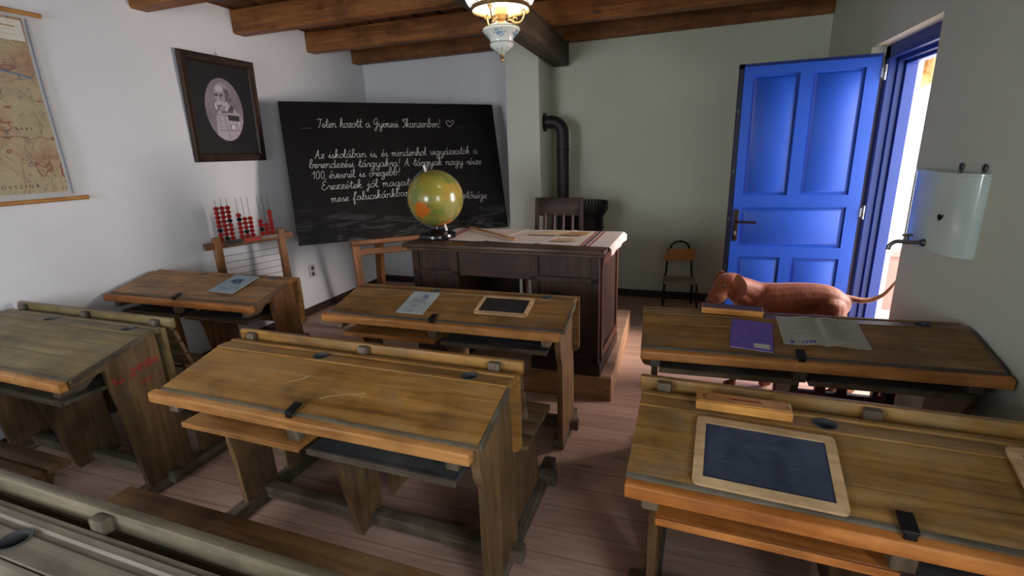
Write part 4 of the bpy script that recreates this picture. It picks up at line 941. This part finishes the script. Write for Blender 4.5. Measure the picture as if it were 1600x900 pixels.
# ------------------------------------------------------------------ wall water tank
M_enam = plain('pale_green_enamel', (196, 216, 206), .16, noise=.03, coat=.4, spec=.6)
wt = thing('water_tank', 'pale green enamel water tank with tap on the right wall', 'water tank', (XR, 2.67, 0))
zt0, zt1 = 1.015, 1.345; hw = .27; dp = .085
def dprof(n=20, w=hw, d=dp): return [(-d * math.sin(PI * k / n) ** .8, w * math.cos(PI * k / n)) for k in range(n + 1)]
bm = B(); prism(bm, dprof(), zt0 + .01, zt1, 'z'); obj('tank_body', bm, M_enam, wt, angle=30)
bm = B(); prism(bm, dprof(20, hw + .006, dp + .006), zt1, zt1 + .012, 'z', .002); obj('tank_lid', bm, M_enam, wt, angle=30)
bm = B(); prism(bm, dprof(20, hw - .004, dp - .004), zt0, zt0 + .012, 'z', .002); obj('tank_base', bm, M_enam, wt, angle=30)
for y in (-.055, -.225):
    bm = B(); tube(bm, [(-.012, y, zt1 + .012), (-.008, y, zt1 + .022)], .005, 8); tube(bm, [(-.008, y + .012 * math.sin(a), zt1 + .032 + .012 * math.cos(a)) for a in [2 * PI * k / 12 for k in range(13)]], .0045, 8); tube(bm, [(.0, y, zt1 + .036), (-.014, y, zt1 + .036)], .0045, 8); obj('hanging_eye', bm, M_steel, wt)
bm = B(); hp = spline([(0, -.012, 0), (-.016, .004, 0), (-.014, .016, 0), (-.003, .010, 0), (.010, .016, 0), (.018, .004, 0), (.008, -.010, 0), (0, -.012, 0)], 4)
prism(bm, [(p.x * .85, p.y) for p in hp[:-1]], 0, .003, 'z', M=Matrix.Translation((-.0775, -.13, 1.168)) @ Matrix.Rotation(.23, 4, 'Z') @ Matrix(((0, 0, -1, 0), (1, 0, 0, 0), (0, 1, 0, 0), (0, 0, 0, 1)))); obj('enamel_chip', bm, M_black, wt)
tz = 1.045
bm = B(); tube(bm, [(-dp + .01, .0, tz), (-dp - .012, .0, tz)], [.020, .016], 14); tube(bm, [(-dp, .0, tz), (-dp - .075, .0, tz)], .0085, 12)
tube(bm, spline([(-dp - .05, .0, tz), (-dp - .10, .0, tz + .004), (-dp - .125, .0, tz - .012), (-dp - .130, .0, tz - .035)], 5), .0095, 12); tap = obj('tap', bm, M_steel, wt); tap.location = (.0, -.045, 0)
bm = B(); tube(bm, [(-dp - .065, .0, tz), (-dp - .065, .0, tz + .03)], .0075, 10); box(bm, -dp - .085, -dp - .045, -.006, .006, tz + .028, tz + .040, .003, 2); obj('tap_key', bm, M_steel, tap)

# ------------------------------------------------------------------ hanging lamp
hl = thing('hanging_lamp', 'lit paraffin style lamp with white glass shade hanging from ceiling', 'lamp', (-.808, 2.40, 0))
M_porc = plain('white_porcelain', (222, 228, 220), .15, coat=.5)
def glow(name, col, s):
    t = NT(name); t.b.inputs['Base Color'].default_value = col; t.b.inputs['Emission Color'].default_value = col; t.b.inputs['Emission Strength'].default_value = s; return t.m
bm = B(); lathe(bm, [(.001, 1.952), (.012, 1.956), (.03, 1.966), (.052, 1.985), (.058, 1.997), (.054, 2.004), (.056, 2.02), (.066, 2.035), (.082, 2.047), (.089, 2.056), (.086, 2.066), (.06, 2.078), (.03, 2.084), (.001, 2.085)], seg=36); bw = obj('oil_font', bm, M_porc, hl)
Mgr = plain('green_line', (60, 84, 60), .4)
bm = B()
for z, r in ((2.066, .0866), (2.004, .0545)): lathe(bm, [(r, -.0014), (r + .0012, 0), (r, .0014)], (0, 0, z), 36, cap=False)
for k in range(10):
    a = 2 * PI * k / 10; tube(bm, [(.022 * math.cos(a), .022 * math.sin(a), 1.9605), (.046 * math.cos(a), .046 * math.sin(a), 1.979)], .0014, 4)
obj('painted_band', bm, Mgr, bw)
fa = math.atan2(-2.4, .808)
for da in (-.12, 1.25, 2.9, 4.4):
    bm = B()
    for (dq, dz_) in ((-.12, .004), (.13, -.006)):
        for k in range(5):
            a = fa + da + dq + .09 * math.cos(k * 1.257); z = 2.036 + dz_ + .008 * math.sin(k * 1.257); r = .0675 + (z - 2.035) * 1.1
            sphere(bm, (r * math.cos(a), r * math.sin(a), z), .0042, 8, 5)
    obj('painted_flower', bm, plain('flower_blue', (92, 158, 186), .4), bw)
    bm = B()
    for k in range(7):
        a = fa + da - .36 + k * .12; z = 2.038 + .011 * math.sin(k * 2.1); r = .0685 + (z - 2.035) * 1.1
        sphere(bm, (r * math.cos(a), r * math.sin(a), z), (.003, .003, .0024), 6, 4)
    obj('painted_leaf', bm, plain('leaf_dark', (50, 66, 56), .5), bw)
bm = B(); lathe(bm, [(.001, 1.922), (.006, 1.924), (.009, 1.932), (.007, 1.941), (.011, 1.948), (.012, 1.954), (.001, 1.955)], seg=14); obj('finial', bm, M_brass, hl)
bm = B(); lathe(bm, [(.034, 2.082), (.026, 2.094), (.02, 2.10), (.03, 2.112), (.036, 2.12), (.036, 2.15), (.034, 2.153), (.001, 2.154)], seg=20); obj('burner', bm, M_brass, hl)
bm = B(); lathe(bm, [(.037, 2.15), (.037, 2.185), (.026, 2.21), (.022, 2.30)], seg=20, cap=False)
gm = NT('clear_glass'); gm.b.inputs['Transmission Weight'].default_value = 1; gm.b.inputs['Roughness'].default_value = .03; gm.b.inputs['Base Color'].default_value = (1, .97, .9, 1); obj('glass_chimney', bm, gm.m, hl)
bm = B(); lathe(bm, [(.130, 2.155), (.152, 2.172), (.167, 2.20), (.165, 2.235), (.135, 2.28), (.085, 2.315), (.05, 2.33), (.047, 2.326), (.082, 2.311), (.131, 2.276), (.161, 2.234), (.163, 2.2), (.149, 2.175), (.128, 2.158), (.130, 2.155)], seg=40, cap=False); obj('glass_shade', bm, glow('lit_opal_glass', (1, .96, .88, 1), 2.6), hl)
bm = B(); lathe(bm, [(.133, 2.14), (.137, 2.143), (.137, 2.158), (.133, 2.160), (.131, 2.157), (.131, 2.143), (.133, 2.14)], seg=40, cap=False)
for k in range(36):
    a = 2 * PI * k / 36; sphere(bm, (.137 * math.cos(a), .137 * math.sin(a), 2.163), (.006, .006, .005), 6, 4)
obj('shade_ring', bm, M_brass, hl)
for k in range(3):
    a = fa + PI / 2 + k * 2 * PI / 3 + .1
    bm = B(); prf = [(.03, 2.10), (.045, 2.103), (.062, 2.092), (.085, 2.090), (.103, 2.103), (.112, 2.125), (.115, 2.142), (.105, 2.148), (.098, 2.138), (.100, 2.128)]
    tube(bm, [(p.x * math.cos(a), p.x * math.sin(a), p.y) for p in spline([(r, z, 0) for r, z in prf], 4)], .0045, 7)
    tube(bm, [(p.x * math.cos(a), p.x * math.sin(a), p.y) for p in spline([(.062, 2.092, 0), (.058, 2.106, 0), (.07, 2.112, 0), (.078, 2.104, 0)], 4)], .0032, 6)
    tube(bm, [(p.x * math.cos(a), p.x * math.sin(a), p.y) for p in spline([(.112, 2.125, 0), (.130, 2.133, 0), (.136, 2.143, 0)], 4)], .004, 6)
    obj('scroll_arm', bm, M_brass, hl)
    a2 = a + .55; bm = B(); tube(bm, [(.137 * math.cos(a2), .137 * math.sin(a2), 2.15), (.172 * math.cos(a2), .172 * math.sin(a2), 2.21), (.16 * math.cos(a2), .16 * math.sin(a2), 2.30), (.05 * math.cos(a2), .05 * math.sin(a2), 2.45)], .003, 6); obj('hanger_rod', bm, M_brass, hl)
bm = B(); lathe(bm, [(.05, 2.325), (.055, 2.335), (.03, 2.35), (.022, 2.37)], seg=20); tube(bm, [(0, 0, 2.44), (0, 0, 2.68)], .006, 8); lathe(bm, [(.052, 2.44), (.056, 2.45), (.02, 2.47), (.006, 2.48)], seg=20); lathe(bm, [(.006, 2.65), (.04, 2.665), (.045, 2.68)], seg=20); obj('hanger_cap', bm, M_brass, hl)
bm = B(); sphere(bm, (0, 0, 2.245), (.022, .022, .035), 14, 10); bulb = obj('bulb', bm, glow('bulb_glow', (1, .90, .74, 1), 10), hl)
lp = bpy.data.lights.new('lamp_light', 'POINT'); lp.energy = 7; lp.color = (1, .86, .66); lp.shadow_soft_size = .03; lo = bpy.data.objects.new('lamp_light', lp); C.objects.link(lo); lo.parent = hl; lo.location = (0, 0, 2.19)

# ------------------------------------------------------------------ dog
def eloft(bm, pts, seg=18):
    """pts: (x,y,z, half width, half height); elliptical sections along a path, rounded ends"""
    P = [Vector(p[:3]) for p in pts]; n = len(P); rings = []
    sec = [(P[i], p[3], p[4]) for i, p in enumerate(pts)]
    t0 = (P[1] - P[0]).normalized(); t1 = (P[-1] - P[-2]).normalized()
    def ringat(c, t, rw, rh):
        s = t.cross(Vector((0, 0, 1)))
        s = s.normalized() if s.length > .15 else t.cross(Vector((0, 1, 0))).normalized()
        u = s.cross(t).normalized()
        return [c + s * rw * math.cos(2 * PI * k / seg) + u * rh * math.sin(2 * PI * k / seg) for k in range(seg)]
    r0 = min(sec[0][1:]); r1 = min(sec[-1][1:])
    for q in (.97, .75, .4): rings.append(ringat(P[0] - t0 * r0 * q, t0, sec[0][1] * math.sqrt(1 - q * q), sec[0][2] * math.sqrt(1 - q * q)))
    fine = []
    for i in range(n):
        t = (P[min(i + 1, n - 1)] - P[max(i - 1, 0)]).normalized(); rings.append(ringat(P[i], t, sec[i][1], sec[i][2]))
    for q in (.4, .75, .97): rings.append(ringat(P[-1] + t1 * r1 * q, t1, sec[-1][1] * math.sqrt(1 - q * q), sec[-1][2] * math.sqrt(1 - q * q)))
    loft(bm, rings)
def dense(pts, k=4):
    v = [Vector(p[:3]) for p in pts]; c = spline(v, k); w = spline([Vector((p[3], p[4], 0)) for p in pts], k)
    return [(a.x, a.y, a.z, b.x, b.y) for a, b in zip(c, w)]
bm = B(); Y0 = 3.20
eloft(bm, dense([(.475, Y0 - .01, .550, .072, .090), (.52, Y0, .540, .092, .122), (.58, Y0, .535, .106, .144), (.66, Y0, .548, .106, .138), (.75, Y0, .574, .098, .118), (.84, Y0, .590, .088, .100), (.915, Y0, .582, .086, .092), (.965, Y0, .562, .066, .074)]))      # trunk
eloft(bm, dense([(.54, Y0, .570, .085, .098), (.49, Y0 - .01, .602, .076, .080), (.44, Y0 - .035, .636, .070, .072), (.39, Y0 - .06, .664, .064, .066)]))     # neck
eloft(bm, dense([(.405, 3.140, .676, .058, .058), (.372, 3.130, .686, .070, .066), (.338, 3.112, .684, .070, .066), (.310, 3.090, .662, .055, .054), (.288, 3.066, .634, .043, .045), (.264, 3.040, .610, .038, .039), (.252, 3.028, .600, .032, .032)]))           # head
eloft(bm, dense([(.275, 3.050, .596, .042, .024), (.305, 3.078, .612, .044, .032), (.335, 3.105, .632, .040, .032)]))    # jaw and flews
eloft(bm, dense([(.52, Y0 - .01, .50, .075, .085), (.47, Y0 - .03, .555, .066, .072), (.42, Y0 - .06, .605, .056, .056), (.37, 3.11, .645, .05, .05)]))   # throat
eloft(bm, dense([(.60, Y0, .60, .075, .078), (.53, Y0, .612, .072, .072), (.47, Y0 - .02, .640, .066, .066), (.42, Y0 - .05, .666, .060, .060)]))   # crest of the neck
def ear_mesh(rows):
    e = B(); R_ = []
    rows = spline([Vector((a, b_, c_)) for a, b_, c_, w, h in rows], 4), spline([Vector((w, h, 0)) for a, b_, c_, w, h in rows], 4)
    for c_, w in zip(*rows):
        R_.append([Vector((c_.x + w.x * math.cos(2 * PI * k / 20), c_.y + w.y * math.sin(2 * PI * k / 20) - .010 * math.cos(2 * PI * k / 20 * 2) * (w.x / .045), c_.z)) for k in range(20)])
    loft(e, R_); return e
EARS = ([(.392, 3.062, .760, .008, .007), (.397, 3.050, .742, .024, .009), (.402, 3.036, .706, .040, .009), (.397, 3.030, .668, .045, .008), (.388, 3.032, .636, .038, .007), (.376, 3.038, .612, .020, .006), (.368, 3.042, .602, .005, .003)],
        [(.318, 3.172, .752, .008, .007), (.306, 3.180, .735, .020, .008), (.300, 3.184, .70, .030, .008), (.298, 3.182, .665, .026, .007), (.300, 3.178, .64, .008, .004)])
# legs
def leg(pts): eloft(bm, dense(pts), 14)
leg([(.53, Y0 - .07, .50, .05, .075), (.545, Y0 - .075, .40, .036, .05), (.54, Y0 - .075, .34, .029, .034), (.495, Y0 - .075, .20, .021, .024), (.455, Y0 - .075, .115, .020, .022), (.425, Y0 - .075, .05, .017, .019)])
leg([(.425, Y0 - .078, .032, .024, .022), (.385, Y0 - .08, .022, .026, .018)])
leg([(.54, Y0 + .07, .50, .05, .075), (.57, Y0 + .075, .40, .036, .05), (.58, Y0 + .075, .34, .029, .034), (.605, Y0 + .04, .20, .021, .024), (.625, Y0 + .0, .115, .020, .022), (.645, Y0 - .02, .05, .017, .019)])
leg([(.64, Y0 - .02, .032, .024, .022), (.60, Y0 - .03, .022, .026, .018)])
leg([(.935, Y0 - .045, .56, .060, .095), (.915, Y0 - .06, .46, .055, .085), (.875, Y0 - .075, .36, .036, .048), (.93, Y0 - .075, .26, .025, .031), (.995, Y0 - .075, .185, .020, .024), (.985, Y0 - .075, .10, .017, .019), (.975, Y0 - .075, .04, .017, .018)])
leg([(.965, Y0 - .075, .030, .023, .020), (.925, Y0 - .078, .022, .026, .018)])
leg([(.935, Y0 + .055, .53, .058, .085), (.95, Y0 + .07, .44, .050, .075), (.95, Y0 + .075, .36, .036, .048), (1.02, Y0 + .06, .26, .025, .031), (1.085, Y0 + .03, .19, .020, .024), (1.095, Y0 + .0, .10, .017, .019), (1.10, Y0 - .02, .04, .017, .018)])
leg([(1.09, Y0 - .02, .030, .023, .020), (1.05, Y0 - .03, .022, .026, .018)])
# tail
eloft(bm, dense([(.965, Y0, .612, .026, .027), (1.02, Y0, .606, .020, .021), (1.08, Y0 + .0, .598, .017, .018), (1.13, Y0, .606, .015, .016), (1.175, Y0 - .01, .640, .012, .013), (1.205, Y0 - .02, .690, .010, .010), (1.235, Y0 - .03, .765, .006, .006)], 5), 12)
def fur():
    t = NT('russet_coat'); v = t.coords((1, 1, 1), False); t.b.inputs['Roughness'].default_value = .58; t.b.inputs['Specular IOR Level'].default_value = .4
    n = t.noise(v, 5, 4, .6); col = t.ramp(n, [(.3, lin((98, 44, 20))), (.7, lin((138, 70, 36)))])
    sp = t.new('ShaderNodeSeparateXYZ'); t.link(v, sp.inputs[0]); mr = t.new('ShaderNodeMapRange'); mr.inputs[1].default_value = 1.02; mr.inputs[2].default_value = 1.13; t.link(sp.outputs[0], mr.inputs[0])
    col = t.mix(col, lin((176, 128, 92)), mr.outputs[0])  # sunlight on the tail painted into the coat as a paler tan
    t.link(col, t.b.inputs['Base Color']); t.b.inputs['Sheen Weight'].default_value = .15
    t.bump(t.noise(t.coords((26, 26, 5), False), 1.0, 3, .5, .6), .35, .012); return t.m
dog = thing('dog', 'russet short-haired dog standing behind right desk before blue door', 'dog')
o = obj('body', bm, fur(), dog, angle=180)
rm = o.modifiers.new('r', 'REMESH'); rm.mode = 'VOXEL'; rm.voxel_size = .0055; rm.use_smooth_shade = True
sm = o.modifiers.new('s', 'SMOOTH'); sm.factor = .5; sm.iterations = 12
bpy.context.view_layer.update(); baked(o)
for p in o.data.polygons: p.use_smooth = True
for e_ in EARS:
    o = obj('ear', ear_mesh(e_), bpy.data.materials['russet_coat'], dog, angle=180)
bm = B(); sphere(bm, (.236, 3.010, .607), (.019, .018, .015), 14, 10); obj('nose', bm, plain('liver_nose', (84, 44, 34), .3), dog)
for (ex, ey) in ((.318, 3.046), (.272, 3.112)):
    bm = B(); sphere(bm, (ex, ey, .690), .0095, 12, 8); obj('eye', bm, plain('dog_eye', (58, 34, 16), .12), dog)
